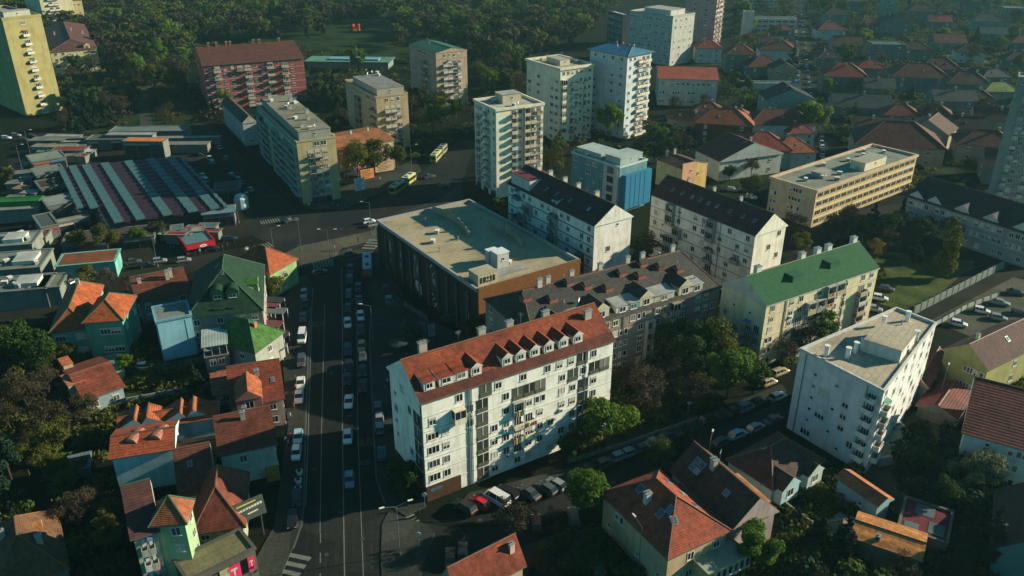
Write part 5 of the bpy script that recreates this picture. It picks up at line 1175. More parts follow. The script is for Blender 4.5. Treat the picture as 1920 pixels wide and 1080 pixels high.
for k, (px, py) in enumerate([(742,585),(748,660),(765,700),(842,612)]):
    e = empty('parasol', at(px, py), 0, ['dark parasol nearest the bus stop','dark parasol on the plaza before the shopping centre','dark parasol beside the left end of the long white block','dark parasol at the foot of the copper fascia'][k], 'parasol', 'parasols on the plaza')
    MB().cyl(0,0,.1,2.6,.05).build('pole', rail_d, e); MB().cyl(0,0,2.3,3.0,2.2,.1,8).build('canopy', plain((.02,.03,.035)), e)
for k, (px, py) in enumerate([(515,580),(520,600),(512,625),(522,645),(518,668),(505,590)]):
    e = empty('pergola', at(px, py), R(-8), ['first','second','third','fourth','fifth','sixth'][k]+' dark café pergola on the left side of the avenue, counted from the junction', 'pergola', 'café pergolas')
    MB().box(-2.4,-1.6,2.5,2.4,1.6,2.62).build('canopy', plain(((.03,.035,.04),(.10,.11,.12),(.12,.04,.045))[k % 3]), e)
    for x in (-2.2, 2.1): MB().box(x,-1.5,0,x+.12,-1.38,2.5).box(x,1.4,0,x+.12,1.52,2.5).build('leg', white_p, e)

for b in ALLB:                                                      # side walls round the corner from the viewer
    if 1 not in b.done and b.done and getattr(b, 'n', 1) >= 2 and b.o['category'] not in ('stall', 'kiosk', 'shop', 'shed'):
        L = face_M(b, 1)[1]; facade(b, 1, ('w.' * max(1, int(L/6)))+'w', thin=.15)
# ------------------------------------------------------------------ vehicles
def wheel_mesh(r): return cached(('whl', r), lambda: (lambda m: m.mesh('wheel', [plain((.012,.012,.012)), zinc]))(_wh(r)))
def _wh(r):
    m = MB(); k = 10
    for rr, y0, y1, mi in ((r, -.11, .11, 0), (r*.55, -.12, .12, 1)):
        n = len(m.v)
        for y in (y0, y1): m.v += [(rr*math.cos(2*math.pi*i/k), y, r+rr*math.sin(2*math.pi*i/k)) for i in range(k)]
        m.f.append(tuple(n+i for i in range(k))); m.m.append(mi); m.f.append(tuple(n+2*k-1-i for i in range(k))); m.m.append(mi)
        for i in range(k): j = (i+1) % k; m.f.append((n+j, n+i, n+k+i, n+k+j)); m.m.append(mi)
    return m
def loft(m, sections, mi=0, cap=True):
    """sections: (x, half width, z0, z1, inset) rings of eight points"""
    base = len(m.v)
    for x, hw, z0, z1, ins in sections:
        zc = z0+(z1-z0)*.25; zd = z0+(z1-z0)*.75
        m.v += [(x,-hw+ins,z0),(x,hw-ins,z0),(x,hw,zc),(x,hw,zd),(x,hw-ins,z1),(x,-hw+ins,z1),(x,-hw,zd),(x,-hw,zc)]
    n = len(sections)
    for i in range(n-1):
        a = base+8*i; b = a+8
        for j in range(8): k = (j+1) % 8; m.f.append((a+j,b+j,b+k,a+k)); m.m.append(mi)
    if cap:
        m.f.append(tuple(base+j for j in range(8))); m.m.append(mi); m.f.append(tuple(base+8*(n-1)+7-j for j in range(8))); m.m.append(mi)
    return m
CARK = {  # length, width, height, bonnet height, cabin (rear base, rear top, front top, front base)
 'hatch':(4.0,1.7,1.48,.92,(-1.95,-1.45,.35,1.0)), 'sedan':(4.5,1.76,1.44,.90,(-1.55,-.95,.35,1.05)), 'estate':(4.6,1.76,1.50,.92,(-2.2,-1.9,.4,1.1)),
 'suv':(4.5,1.85,1.72,1.05,(-2.15,-1.8,.45,1.15)), 'van':(5.0,1.95,2.15,1.15,(-2.45,-2.4,1.1,1.75))}
def car_parts(kind, paint):
    def f():
        L, W, H, bh, (rb, rt, ft, fb) = CARK[kind]; hw = W/2; h = L/2
        m = loft(MB(), [(-h,hw*.84,.38,bh*.80,.10),(-h+.12,hw*.95,.24,bh*.95,.10),(-h+.6,hw,.20,bh,.08),(rb,hw,.20,bh,.08),(0,hw,.2,bh,.08),(fb,hw,.2,bh,.08),(h-.7,hw*.97,.2,bh*.93,.10),(h-.15,hw*.9,.24,bh*.8,.12),(h,hw*.8,.34,bh*.66,.12)])
        m.poly([(rt,-hw*.76,H),(ft,-hw*.76,H),(ft,hw*.76,H),(rt,hw*.76,H)]); m.poly([(rt,-hw*.76,H-.06),(ft,-hw*.76,H-.06),(ft,-hw*.76,H),(rt,-hw*.76,H)]); m.poly([(ft,hw*.76,H-.06),(rt,hw*.76,H-.06),(rt,hw*.76,H),(ft,hw*.76,H)])
        body = m.mesh('car_body', [carpaint(paint)])
        g_ = MB(); b0 = bh-.03; A = [(rb,-hw*.9,b0),(fb,-hw*.9,b0),(fb,hw*.9,b0),(rb,hw*.9,b0)]; B = [(rt,-hw*.75,H-.01),(ft,-hw*.75,H-.01),(ft,hw*.75,H-.01),(rt,hw*.75,H-.01)]
        for i in range(4): j = (i+1) % 4; g_.poly([A[i],A[j],B[j],B[i]])
        gm = g_.mesh('car_glass', [glassm((.02,.025,.03), .08)])
        p = MB(); c = (rt+ft)/2
        for x in (c-.05, rt+.02, ft-.12):
            for s in (-1, 1): p.poly([(x,s*hw*.905,b0),(x+.1,s*hw*.905,b0),(x+.1 if x != ft-.12 else x+.1,s*hw*.757,H-.02),(x,s*hw*.757,H-.02)][::s])
        return body, gm, p.mesh('pillar', [carpaint(paint)])
    return cached(('carp', kind, paint), f)
hl = cached('hl', lambda: MB().box(-.06,-.16,-.08,.06,.16,.08).mesh('headlight', [plain((.7,.7,.66), .2)]))
tl = cached('tl', lambda: MB().box(-.05,-.14,-.1,.05,.14,.1).mesh('tail_light', [plain((.35,.01,.01), .3)]))
COLN = {'white':(.62,.63,.61),'silver':(.22,.24,.25),'grey':(.06,.068,.072),'black':(.012,.012,.014),'dark blue':(.012,.022,.05),'red':(.55,.012,.03),'dark red':(.10,.012,.014),'light blue':(.25,.42,.50),'beige':(.40,.33,.22),'orange':(.6,.26,.07),'dark green':(.01,.03,.02)}
def car(kind, colr, px, py, rz, label, group, z=.0, simple=False):
    p = at(px, py); e = empty('van' if kind == 'van' else 'car', (p.x, p.y, z), rz, label, 'van' if kind == 'van' else 'car', group)
    bd, gl, pl = car_parts(kind, COLN[colr]); L, W, H, bh, _ = CARK[kind]
    obj('body', bd, e); obj('window_glass', gl, e)
    if not simple:
        obj('pillar', pl, e)['kind'] = 'stuff'; wm = wheel_mesh(.31)
        for x in (-L*.31, L*.31):
            for s in (-1, 1): obj('wheel', wm, e, T(x, s*(W/2-.12), 0))
        for s in (-1, 1): obj('headlight', hl, e, T(L/2-.07, s*W*.31, bh*.62)); obj('tail_light', tl, e, T(-L/2+.05, s*W*.35, bh*.74))
    return e
ST_A = math.atan2(at(669,571).y-at(671,810).y, at(669,571).x-at(671,810).x)     # heading of the avenue, away from the viewer
ORD = ['first','second','third','fourth','fifth','sixth','seventh','eighth','ninth','tenth','eleventh','twelfth','thirteenth','fourteenth','fifteenth','sixteenth','seventeenth','eighteenth']
def row(cars, rz, where, group, flip=False, z=0, simple=False):
    for i, (k, c, px, py) in enumerate(cars):
        car(k, c, px+rnd.uniform(-.8,.8), py+rnd.uniform(-1.2,1.2), rz+(math.pi if flip else 0)+rnd.uniform(-.05,.05), f'{c} {"van" if k == "van" else k if k != "hatch" else "hatchback"}, {ORD[i]} {where}', group, z, simple)
row([('hatch','silver',656,905),('hatch','white',653,824),('sedan','white',655,757),('sedan','black',652,716),('hatch','black',654,690),('estate','dark blue',653,660),('hatch','white',652,610),('sedan','black',654,580),('hatch','grey',655,556),('suv','black',656,530),('hatch','dark blue',657,508)],
    ST_A, 'from the viewer in the middle lane queue', 'cars queueing in the middle lane', True)
row([('sedan','black',682,728),('hatch','black',680,700),('hatch','grey',680,672),('hatch','orange',678,653),('sedan','black',677,622),('hatch','white',676,597),('sedan','grey',674,566),('hatch','dark blue',673,543)],
    ST_A, 'from the viewer in the right lane queue', 'cars queueing in the right lane', True)
row([('sedan','black',549,978),('hatch','black',556,940),('hatch','white',556,855),('hatch','light blue',559,824),('sedan','white',561,750),('sedan','white',564,722),('estate','grey',566,682),('van','white',568,638),('sedan','grey',570,600),('hatch','silver',571,556),('hatch','black',572,575)],
    ST_A, 'from the viewer on the left pavement', 'cars parked on the left pavement', True, .13)
row([('hatch','grey',709,768),('hatch','silver',711,788),('hatch','silver',712,806),('sedan','black',717,858)], ST_A, 'in the row by the white gable', 'cars parked by the white gable', False, .13)
row([('hatch','silver',730,565),('hatch','grey',724,545)], ST_A, 'before the shopping centre banners', 'cars before the shopping centre', False, .13)
SIDE = math.atan2(at(1330,828).y-at(1110,925).y, at(1330,828).x-at(1110,925).x)
row([('suv','black',872,957),('hatch','red',900,948),('van','white',931,942),('estate','black',952,928),('sedan','grey',992,930),('hatch','grey',1025,922),('hatch','silver',1043,914)], SIDE+R(105), 'from the left before the long white block', 'cars parked before the long white block', False, .13)
row([('hatch','silver',1163,862),('hatch','silver',1182,854),('sedan','grey',1203,846),('sedan','silver',1226,835),('hatch','dark blue',1085,893),('hatch','black',1110,884),('hatch','grey',1135,874),('sedan','black',1250,826),('suv','black',1330,792),('hatch','dark blue',1352,783)], SIDE, 'in the row along the lawn', 'cars parked along the lawn', False, .13)
row([('hatch','grey',1352,832),('hatch','light blue',1384,819),('hatch','silver',1416,806),('sedan','grey',1449,792)], SIDE, 'on the near side of the side street', 'cars parked near the dark garden', False, .0)
row([('suv','silver',1397,768),('hatch','white',1457,748),('hatch','beige',1440,722),('estate','beige',1462,703),('sedan','grey',1375,775),('hatch','grey',1420,757)], SIDE, 'between green roof and tall white block', 'cars between green roof and white tower', False, .13)
row([('hatch','dark blue',868,1040),('sedan','black',845,1052),('hatch','dark red',1005,985),('hatch','black',1085,1015),('hatch','dark red',1078,1040),('hatch','black',1120,1068),('estate','grey',1075,975)], SIDE+R(60), 'from the left in the shaded yard', 'cars in the shaded yard')
CP = R(-28)
row([('hatch','white',1838,586),('sedan','silver',1873,570),('sedan','grey',1905,552),('hatch','silver',1870,600),('hatch','white',1795,610),('hatch','grey',1912,590)], CP, 'in the gravel car park on the right', 'cars in the gravel car park')
row([('hatch','silver',1637,582),('hatch','white',1648,562),('hatch','grey',1660,545)], CP, 'behind the green roofed block', 'cars behind the green roof')
row([('hatch','white',1905,655),('hatch','silver',1890,640)], CP, 'above the maroon-brown roof', 'cars above the brown roof')
row([('sedan','grey',545,416),('hatch','white',692,417),('hatch','grey',832,350),('hatch','silver',700,425),('hatch','dark red',601,515),('hatch','black',615,385),('hatch','dark red',606,392),('sedan','grey',805,333),('hatch','black',590,388),('hatch','grey',655,480)], R(30), 'on the junction and curved road', 'cars on the junction')
PA = math.atan2(at(370,262).y-at(450,350).y, at(370,262).x-at(450,350).x)
row([('hatch','silver',368,270),('hatch','white',393,299),('hatch','silver',398,307),('sedan','white',380,331),('hatch','white',386,339),('hatch','silver',405,268),('sedan','silver',412,280),('sedan','grey',425,300),('hatch','silver',434,330),('hatch','grey',447,338),('sedan','grey',452,345),('hatch','black',375,290),('sedan','silver',470,357),('hatch','grey',462,368)], PA, 'in the market car park', 'cars in the market car park', simple=True)
row([('van','white',228,253),('hatch','red',140,262),('hatch','white',12,262),('hatch','silver',30,256),('hatch','grey',45,264),('sedan','black',60,258),('hatch','dark blue',75,264),('hatch','white',272,690),('sedan','black',330,252),('hatch','silver',345,255)], R(5), 'among the cars scattered round the market', 'cars scattered round the market', simple=True)
row([('hatch','silver',300,492),('sedan','grey',250,493),('sedan','black',395,470),('estate','dark blue',430,450),('hatch','black',276,500),('hatch','silver',345,492)], R(20), 'on the old road below the market hall', 'cars on the old market road')
row([('hatch','silver',135,534),('hatch','grey',148,540)], R(70), 'at the corner by the rusty roofed shop', 'cars by the rusty roofed shop', simple=True)
FA = math.atan2(at(1510,100).y-at(1530,220).y, at(1510,100).x-at(1530,220).x)
Lf = [('hatch','silver'),('sedan','white'),('hatch','grey'),('sedan','silver'),('hatch','light blue'),('estate','grey')]
def far_row(x0, y0, x1, y1, n, where, grp):
    row([(*Lf[(i*5) % 6], x0+(x1-x0)*i/(n-1), y0+(y1-y0)*i/(n-1)) for i in range(n)], FA, where, grp, simple=True)
far_row(1498,165,1490,25,16,'from the near end, left line of the far street','cars on the left of the far street')
far_row(1519,180,1501,20,16,'from the near end, right line of the far street','cars on the right of the far street')
far_row(1543,322,1540,262,8,'in the row beside the big maroon roof','cars beside the big maroon roof')
far_row(1518,318,1512,285,3,'in the short row beside the orange hipped roof','cars by the orange hipped roof')
row([('hatch','silver',1398,388),('hatch','white',1408,372),('hatch','grey',1395,360),('hatch','silver',1372,358)], R(-20), 'between the skylight roof and the school', 'cars behind the maroon roof')
def bus(px, py, rz, secs, cols_, label, z=0):
    p = at(px, py); e = empty('city_bus', (p.x, p.y, z), rz, label, 'bus', 'city buses'); x = 0; W = 2.5
    for i, L in enumerate(secs):
        lo, up = cols_[i]
        loft(MB(), [(x,W/2*.96,.35,2.6,.1),(x+.25,W/2,.3,2.95,.12),(x+L-.25,W/2,.3,2.95,.12),(x+L,W/2*.96,.35,2.6,.1)]).build('body', carpaint(lo), e)
        MB().box(x+.3,-W/2+.15,2.96,x+L-.3,W/2-.15,3.02).build('roof', plain(up), e)
        MB().box(x+.35,-W/2-.02,1.35,x+L-.35,W/2+.02,2.4).box(x-.02,-W/2+.2,1.2,x+L+.02,W/2-.2,2.5).build('window_band', glass, e)
        for q in (.25, .7): MB().box(x+L*q-.5,-.5,3.03,x+L*q+.5,.5,3.2).build('roof_hatch', dark, e)
        for q in (.2, .78):
            for s in (-1, 1): obj('wheel', wheel_mesh(.48), e, T(x+L*q, s*(W/2-.1), 0))
        x += L
        if i < len(secs)-1: MB().box(x+.01,-W/2+.12,.4,x+1.0,W/2-.12,2.85).build('bellows', dark, e); x += 1.02
    return e
YG = (.42,.40,.10)
a1, a2 = at(735,366), at(783,332); bus(735, 366, math.atan2(a2.y-a1.y, a2.x-a1.x), [8.4, 7.0], [((.30,.29,.09), (.26,.36,.36)), (YG, (.60,.62,.50))], 'articulated yellow-green bus with teal and pale roof on the curved road')
a1, a2 = at(812,306), at(840,276); bus(812, 306, math.atan2(a2.y-a1.y, a2.x-a1.x), [8.4, 7.0], [(YG, (.44,.48,.28)), ((.3,.3,.12), (.2,.22,.2))], 'second articulated yellow bus further up the curved road')
bus(690, 524, ST_A, [11.5], [((.12,.035,.03), (.42,.50,.50))], 'dark red bus with a white roof beside the shopping centre banners')
# ------------------------------------------------------------------ people: small figures on the pavements
def person(px, py, cl, leg, rz, label, z=.13):
    p = at(px, py); e = empty('person', (p.x, p.y, z), rz, label, 'person', 'pedestrians')
    me = cached(('ps', cl, leg), lambda: _person(cl, leg)); obj('body', me, e); obj('hair', cached('hair', lambda: MB().cyl(0,0,1.62,1.76,.115,.06,8).mesh('hair', [plain((.03,.02,.015))])), e); return e
def _person(cl, leg):
    m = MB()
    def ring(pts, z, rx, ry, cx=0, cy=0, k=8):
        n = len(m.v); m.v += [(cx+rx*math.cos(2*math.pi*i/k), cy+ry*math.sin(2*math.pi*i/k), z) for i in range(k)]; return n
    def tubey(rings, mi):
        ns = [ring(None, *r) for r in rings]
        for a, b in zip(ns, ns[1:]):
            for i in range(8): j = (i+1) % 8; m.f.append((a+i,a+j,b+j,b+i)); m.m.append(mi)
        m.f.append(tuple(ns[-1]+i for i in range(8))); m.m.append(mi)
    for s in (-1, 1):
        tubey([(0,.05,.12,.02,s*.1),(.08,.05,.09,.0,s*.1),(.5,.065,.065,0,s*.1),(.88,.09,.09,0,s*.08)], 1)
        tubey([(.78,.035,.04,.05,s*.25),(1.1,.045,.045,.0,s*.24),(1.4,.06,.06,0,s*.19)], 0)
    tubey([(.84,.11,.17,0,0),(1.1,.10,.15,0,0),(1.35,.12,.2,0,0),(1.46,.06,.08,0,0)], 0)
    tubey([(1.44,.05,.05,0,0),(1.52,.06,.06,0,0),(1.6,.095,.085,0,0),(1.7,.08,.07,0,0)], 2)
    return m.mesh('person_body', [plain(cl), plain(leg), plain((.35,.22,.15))])
PC_ = [((.04,.05,.07),(.02,.02,.03)),((.3,.3,.3),(.03,.03,.05)),((.3,.04,.04),(.02,.02,.02)),((.1,.12,.2),(.05,.05,.05))]
for i, (px, py) in enumerate([(716,712),(727,722),(733,716),(722,735),(672,455),(628,470),(742,690),(560,958),(786,970),(705,470),(800,700),(536,640)]):
    c, l = PC_[i % 4]; person(px, py, c, l, i*1.3, ['pedestrian in dark clothes standing','pedestrian in a pale top walking','pedestrian in a red top walking','pedestrian in a blue top standing'][i % 4]+' '+['at the kerb left of the long white block','near the bus stop group','behind the bus stop group','in front of the bus stop group','at the upper zebra crossing','on the junction pavement','beside the white gable corner','by the black parked car on the left','under the double-armed lamp','at the corner of the shopping centre','on the shaded plaza','beside the café pergolas'][i])

PL = [('on the plaza before the shopping centre',760,610,-1,1,14),('on the left pavement between the parked cars and houses',548,720,-1,1,10),('beside the stalls of the market',320,470,1,0,12),('on the pavement below the orange roofed low house',640,384,1,-.5,10)]
for wh, px, py, sx, sy, n in PL:
    for i in range(n):
        c, l = PC_[rnd.randrange(4)]; person(px+(sx*i*9 if sx > 0 else -i)+rnd.uniform(-9,9), py+sy*i*9+rnd.uniform(-8,8) if sx > 0 else py+i*14+rnd.uniform(-8,8), c, l, rnd.uniform(0,6), ORD[i]+' pedestrian from the '+('left' if sx > 0 else 'far end')+' '+wh, .13 if sx < 0 else .03)
# ------------------------------------------------------------------ vegetation
def leaf_cloud(rng, centres, radii, n, size, flat_=.0):
    k = len(centres); pr = radii**2; pr = pr/pr.sum(); idx = rng.choice(k, n, p=pr)
    d = rng.normal(size=(n, 3)); d /= np.linalg.norm(d, axis=1)[:, None]
    r = radii[idx]*(rng.uniform(.35, 1.0, n))**.6
    P = centres[idx]+d*r[:, None]*np.array([1, 1, .8])
    nrm = d+rng.normal(scale=.55, size=(n, 3)); nrm /= np.linalg.norm(nrm, axis=1)[:, None]
    a = np.cross(nrm, rng.normal(size=(n, 3))); a /= np.linalg.norm(a, axis=1)[:, None]; b = np.cross(nrm, a)
    s = size*rng.uniform(.5, 1.3, n)[:, None]
    V = np.stack([P-a*s-b*s*.6, P+a*s-b*s*.5, P+a*s*.7+b*s*.7, P-a*s*.6+b*s*.6], 1).reshape(-1, 3)
    return V
def quads_mesh(name, V, mat):
    n = len(V)//4; me = bpy.data.meshes.new(name); me.vertices.add(len(V)); me.vertices.foreach_set('co', V.astype(np.float32).ravel())
    me.loops.add(len(V)); me.loops.foreach_set('vertex_index', np.arange(len(V), dtype=np.int32))
    me.polygons.add(n); me.polygons.foreach_set('loop_start', np.arange(0, 4*n, 4, dtype=np.int32)); me.polygons.foreach_set('loop_total', np.full(n, 4, dtype=np.int32))
    me.materials.append(mat); me.update(); me.validate(); return me
def clumps(rng, kind, h):
    """clump centres and radii for a crown of total height h"""
    if kind == 'round':
        n = 20; R_ = h*.36; c = rng.normal(size=(n, 3)); c /= np.linalg.norm(c, axis=1)[:, None]; c *= (R_*rng.uniform(.45, .95, n))[:, None]
        c[:, 2] = c[:, 2]*.85+h*.62; c[:, 2] = np.maximum(c[:, 2], h*.3); return c, R_*rng.uniform(.25, .46, n)
    if kind == 'tall':
        n = 20; t = np.linspace(0, 1, n); R_ = h*.17*np.sin(np.pi*(.15+.8*t))**.7; a = rng.uniform(0, 6.28, n)
        return np.stack([np.cos(a)*R_*.7, np.sin(a)*R_*.7, h*(.18+.78*t)], 1), h*.12*(1.15-t*.7)
    if kind == 'cone':
        n = 24; t = np.linspace(0, 1, n)**.8; R_ = h*.24*(1-t)+.1; a = rng.uniform(0, 6.28, n)
        return np.stack([np.cos(a)*R_*.75, np.sin(a)*R_*.75, h*(.12+.84*t)], 1), h*.11*(1.15-t)
    n = 12; c = rng.normal(size=(n, 3))*h*np.array([.4, .4, .15]); c[:, 2] = np.abs(c[:, 2])+h*.4; return c, h*rng.uniform(.25, .45, n)
def branches(seed, h, depth=4, thick=.22, spread=.6, upto=.0, leafy=0):
    r_ = random.Random(seed); m = MB()
    def go(p, d, L, r, k):
        q = p+d*L; m.tube(p, q, r, r*.62, 4 if k > 1 else 3)
        if k <= 0: return
        for i in range(3 if k > 1 else 4):
            nd = (d+Vector((r_.gauss(0, spread), r_.gauss(0, spread), r_.gauss(.12, .3)))).normalized()
            go(p+d*L*r_.uniform(.55, 1.0), nd, L*r_.uniform(.55, .78), max(r*.5, .018), k-1)
    go(Vector((0, 0, 0)), Vector((0, 0, 1)), h*.34, thick, depth); return m
bark = plain((.035,.028,.02), .9); bark2 = plain((.06,.05,.038), .9)
F_bright = foliage('spring_leaves', [(.05,.105,.012),(.09,.165,.016),(.145,.20,.025)], .4)
F_mid = foliage('green_leaves', [(.016,.036,.007),(.032,.064,.010),(.055,.088,.014)], .3)
F_dark = foliage('conifer_needles', [(.005,.016,.009),(.009,.025,.012),(.013,.032,.012)], .08)
F_olive = foliage('budding_twigs', [(.045,.05,.010),(.075,.085,.012),(.11,.11,.016)], .3)
F_brown = foliage('bare_twigs', [(.028,.023,.013),(.045,.035,.018),(.062,.050,.024)], .15)
F_gold = foliage('golden_leaves', [(.12,.09,.012),(.15,.11,.02),(.10,.10,.02)], .3)
F_bloom = foliage('blossom', [(.10,.13,.05),(.17,.18,.10),(.24,.24,.16)], .3)
KIND = {'bright':('round',F_bright,5200,.20), 'mid':('round',F_mid,5200,.20), 'dark':('cone',F_dark,5200,.20), 'olive':('round',F_olive,4200,.17), 'brown':('round',F_brown,3000,.13),
        'tall':('tall',F_olive,4200,.2), 'poplar':('tall',F_mid,4200,.2), 'gold':('round',F_gold,2400,.16), 'bloom':('round',F_bloom,3600,.17), 'bush':('bush',F_mid,2200,.16), 'obush':('bush',F_olive,2000,.16), 'dbush':('bush',F_dark,2000,.16), 'bbush':('bush',F_bright,2000,.16)}
PROTO = {}
def proto(kind, var, lod=0):
    k = (kind, var, lod)
    if k not in PROTO:
        sh, mt, n, sz = KIND[kind]; rng = np.random.default_rng(sum(map(ord, kind))*7+var); h = 10.0 if sh != 'bush' else 2.4
        if lod: n, sz = n//6, sz*2.3
        c, r = clumps(rng, sh, h); cr = quads_mesh('crown', leaf_cloud(rng, c, r*(1 if sh != 'round' else np.random.default_rng(var+3).uniform(.55, 1.25, len(r))), n, sz), mt)
        tr = None
        if sh != 'bush':
            if kind in ('brown', 'olive', 'gold', 'bloom', 'tall') and not lod: tr = branches(var*13+5, h, 5 if kind == 'brown' else 4, .2, .55).mesh('trunk', [bark2])
            elif sh == 'round' and not lod: tr = branches(var*17+3, h*.9, 3, .24, .6).mesh('trunk', [bark])
            else: tr = MB().tube((0,0,-.1),(0.1,0,h*(.5 if sh == 'round' else .85)), .24, .06, 6).mesh('trunk', [bark])
        PROTO[k] = (cr, tr)
    return PROTO[k]
def tree(kind, px, py, h, label, group=None, var=None, lod=0, pos=None, wide=1.0, cat=None):
    p = pos if pos is not None else at(px, py); sh = KIND[kind][0]; cr, tr = proto(kind, rnd.randrange(4) if var is None else var, lod)
    s = h/(10.0 if sh != 'bush' else 2.4)
    nm = 'bush' if sh == 'bush' else 'tree'
    e = empty(nm, (p.x, p.y, 0), rnd.uniform(0, 6.28), label, cat or nm, group); e.scale = (s*wide, s*wide, s)
    obj('crown', cr, e)
    if tr: obj('trunk', tr, e)
    return e
NT = [
 ('bright',1132,846,12,'bright green round tree at the right end of the long white block'),
 ('bright',1092,975,11,'bright yellow-green tree in the side street before the red-orange villa'),
 ('brown',965,1015,9,'bare grey tree at the bottom centre beside the side street'),
 ('mid',1290,715,14,'tall green tree in the courtyard behind the lawn'),
 ('mid',1262,690,12,'dark green tree against the brown-grey complex'),
 ('bright',1362,748,12.5,'fresh green tree left of the cream green-roofed block'),
 ('mid',1410,740,9,'smaller green tree at the foot of the cream green-roofed block'),
 ('brown',1205,790,13,'bare brown tree on the lawn beside the path'),
 ('olive',1335,700,14,'brownish budding tree behind the courtyard trees'),
 ('bright',1535,655,11,'yellow-green tree before the cream facade of the green-roofed block'),
 ('brown',1500,668,9,'bare tree before the cream facade of the green-roofed block'),
 ('brown',1470,690,8,'leafless tree at the left part of the cream facade'),
 ('bloom',1152,517,13,'pale blossoming tree under the bright blank gable'),
 ('olive',1200,508,12,'olive budding tree right of the pale blossoming tree'),
 ('bright',935,402,6,'small vivid green tree between the cream tower and the shopping centre'),
 ('bright',1765,520,17,'tall yellow-green poplar-like tree in the yard at right', 'tall'),
 ('gold',1635,490,8,'golden leaved tree behind the right end of the green roof'),
 ('mid',1660,450,9,'dark green round tree in the school yard'),
 ('dark',1712,490,9,'dark conifer left of the tall yellow-green tree'),
 ('brown',1588,432,9,'brown bare tree before the end of the school'),
 ('brown',1482,460,11,'brown bare tree at the left foot of the school'),
 ('olive',1500,480,8,'olive tree behind the white gable by the school'),
 ('olive',205,478,10,'mossy yellow tree over the dark stalls below the market hall'),
 ('bright',262,462,6.5,'long bright green hedge-like tree below the market hall'),
 ('olive',300,450,7,'small olive tree right of the bright hedge-like tree'),
 ('olive',152,478,8,'dull olive tree between market hall and rusty roof'),
 ('olive',170,545,8,'olive-brown tree behind the orange hipped house'),
 ('brown',205,540,6,'russet bare shrub tree above the orange hipped house'),
 ('brown',240,545,5,'brown shrub at the foot of the zebra bars near the brown roof'),
 ('olive',20,350,8,'olive tree at the left edge above the green awning'),
 ('olive',672,338,15,'olive budding tree before the orange roofed low house'),
 ('olive',708,330,14,'second olive budding tree before the orange roofed low house'),
 ('bright',812,250,13,'bright green tree left of the tall cream tower'),
 ('olive',745,318,11,'olive tree at the foot of the ochre end-on block'),
 ('bright',920,186,15,'bright green tree behind the tall cream tower'),
 ('bright',1045,322,15,'tall leafy green-gold tree between the two cream towers','tall'),
 ('olive',1020,322,10,'second olive tree between the cream tower and glass office','tall'),
 ('bright',1142,262,16,'green tree at the left corner of the blue roofed tower'),
 ('bright',1228,275,10,'green tree right of the blue roofed tower base'),
 ('brown',1265,215,9,'brown bare tree before the low red roofed wing'),
 ('brown',1320,215,10,'grey-brown bare tree right of the low red roofed wing'),
 ('bright',1395,215,10,'yellow-green tree in front of the pale teal flat roof'),
 ('bright',1528,262,17,'large bright green tree beside the far street bend'),
 ('bright',1500,225,9,'bright green tree beside the sunlit white house'),
 ('bright',428,208,11,'green tree before the left end of the brick block'),
 ('brown',520,190,10,'brown bare tree before the middle of the brick block'),
 ('brown',480,185,10,'brown bare tree before the left half of the brick block'),
 ('bright',672,132,14,'bright green tree beside the teal glazed pavilion'),
 ('bright',300,140,19,'sunlit yellow-green tree beside the park path'),
 ('bright',262,155,16,'green-gold tree left of the park path'),
 ('dark',350,190,16,'dark conifer right of the park path'),
 ('dark',332,170,13,'dark conifer behind the lamp of the park path'),
 ('dark',170,240,15,'dark conifer at the foot of the ochre slab tower'),
 ('dark',140,215,14,'dark conifer right of the ochre slab tower'),
 ('dark',205,235,13,'dark conifer in the park corner above the market'),
 ('brown',125,245,10,'grey bare tree before the base of the ochre slab tower'),
 ('brown',230,220,11,'bare brown park tree above the white van'),
 ('dark',30,925,15,'big dark blue-green conifer at the left edge'),
 ('olive',110,870,10,'mossy olive tree in the left garden'),
 ('mid',60,700,13,'green tree above the bare thicket on the left'),
 ('mid',88,715,11,'green tree left of the stone turret house'),
 ('brown',60,790,12,'bare grey thicket tree in the left garden'),
 ('brown',100,830,11,'second bare grey tree in the left garden'),
 ('brown',170,800,8,'bare shrub tree below the stone turret house'),
 ('olive',15,690,11,'ochre-brown tree at the left edge'),
 ('olive',95,900,8,'yellowish bush-like tree above the dark shed'),
 ('bright',238,700,5,'yellow-green shrub tree beside the glass shed'),
 ('dark',372,742,8,'dark cypress column beside the terrace house'),
 ('brown',150,990,8,'dim bare tree in the dark lower left garden'),
 ('bloom',1835,930,9,'pale blossoming tree below the white-walled house'),
 ('bloom',1800,930,8,'second pale flowering tree left of the first below the white house'),
 ('bright',1420,1075,9,'yellow-green tree at the bottom beside the pink gable'),
 ('dark',1530,1030,9,'dark cypress left of the small grey shed roof'),
 ('dark',1577,1045,9,'dark cypress right of the small grey shed roof'),
 ('dark',1845,1060,12,'dark conifer left of the very dark roof'),
 ('mid',1770,960,7,'dim green tree behind the patched flat roof'),
 ('olive',1240,880,7,'thin budding tree behind the villa apex'),
 ('dark',1280,865,9,'dark slim tree between side street and steep brown roof'),
 ('mid',1110,1035,5,'dim green shrub tree left of the villa wall'),
 ('mid',890,640,7,'dim green tree at the foot of the copper fascia'),
 ('olive',520,560,7,'brown-olive shrubs behind the junction corner house'),
 ('brown',548,525,6,'reddish bare shrub tree at the junction corner'),
 ('brown',530,545,6,'dark bare shrub tree left of the junction corner'),
 ('mid',770,650,6,'dark street tree on the plaza beside the white gable'),
 ('mid',755,930,8,'dark shrub tree at the near left foot of the long white block'),
 ('mid',1085,850,7,'dim tree near the right foot of the long white facade'),
 ('mid',1065,868,6,'dim shrub tree before the right part of the long white facade'),
]
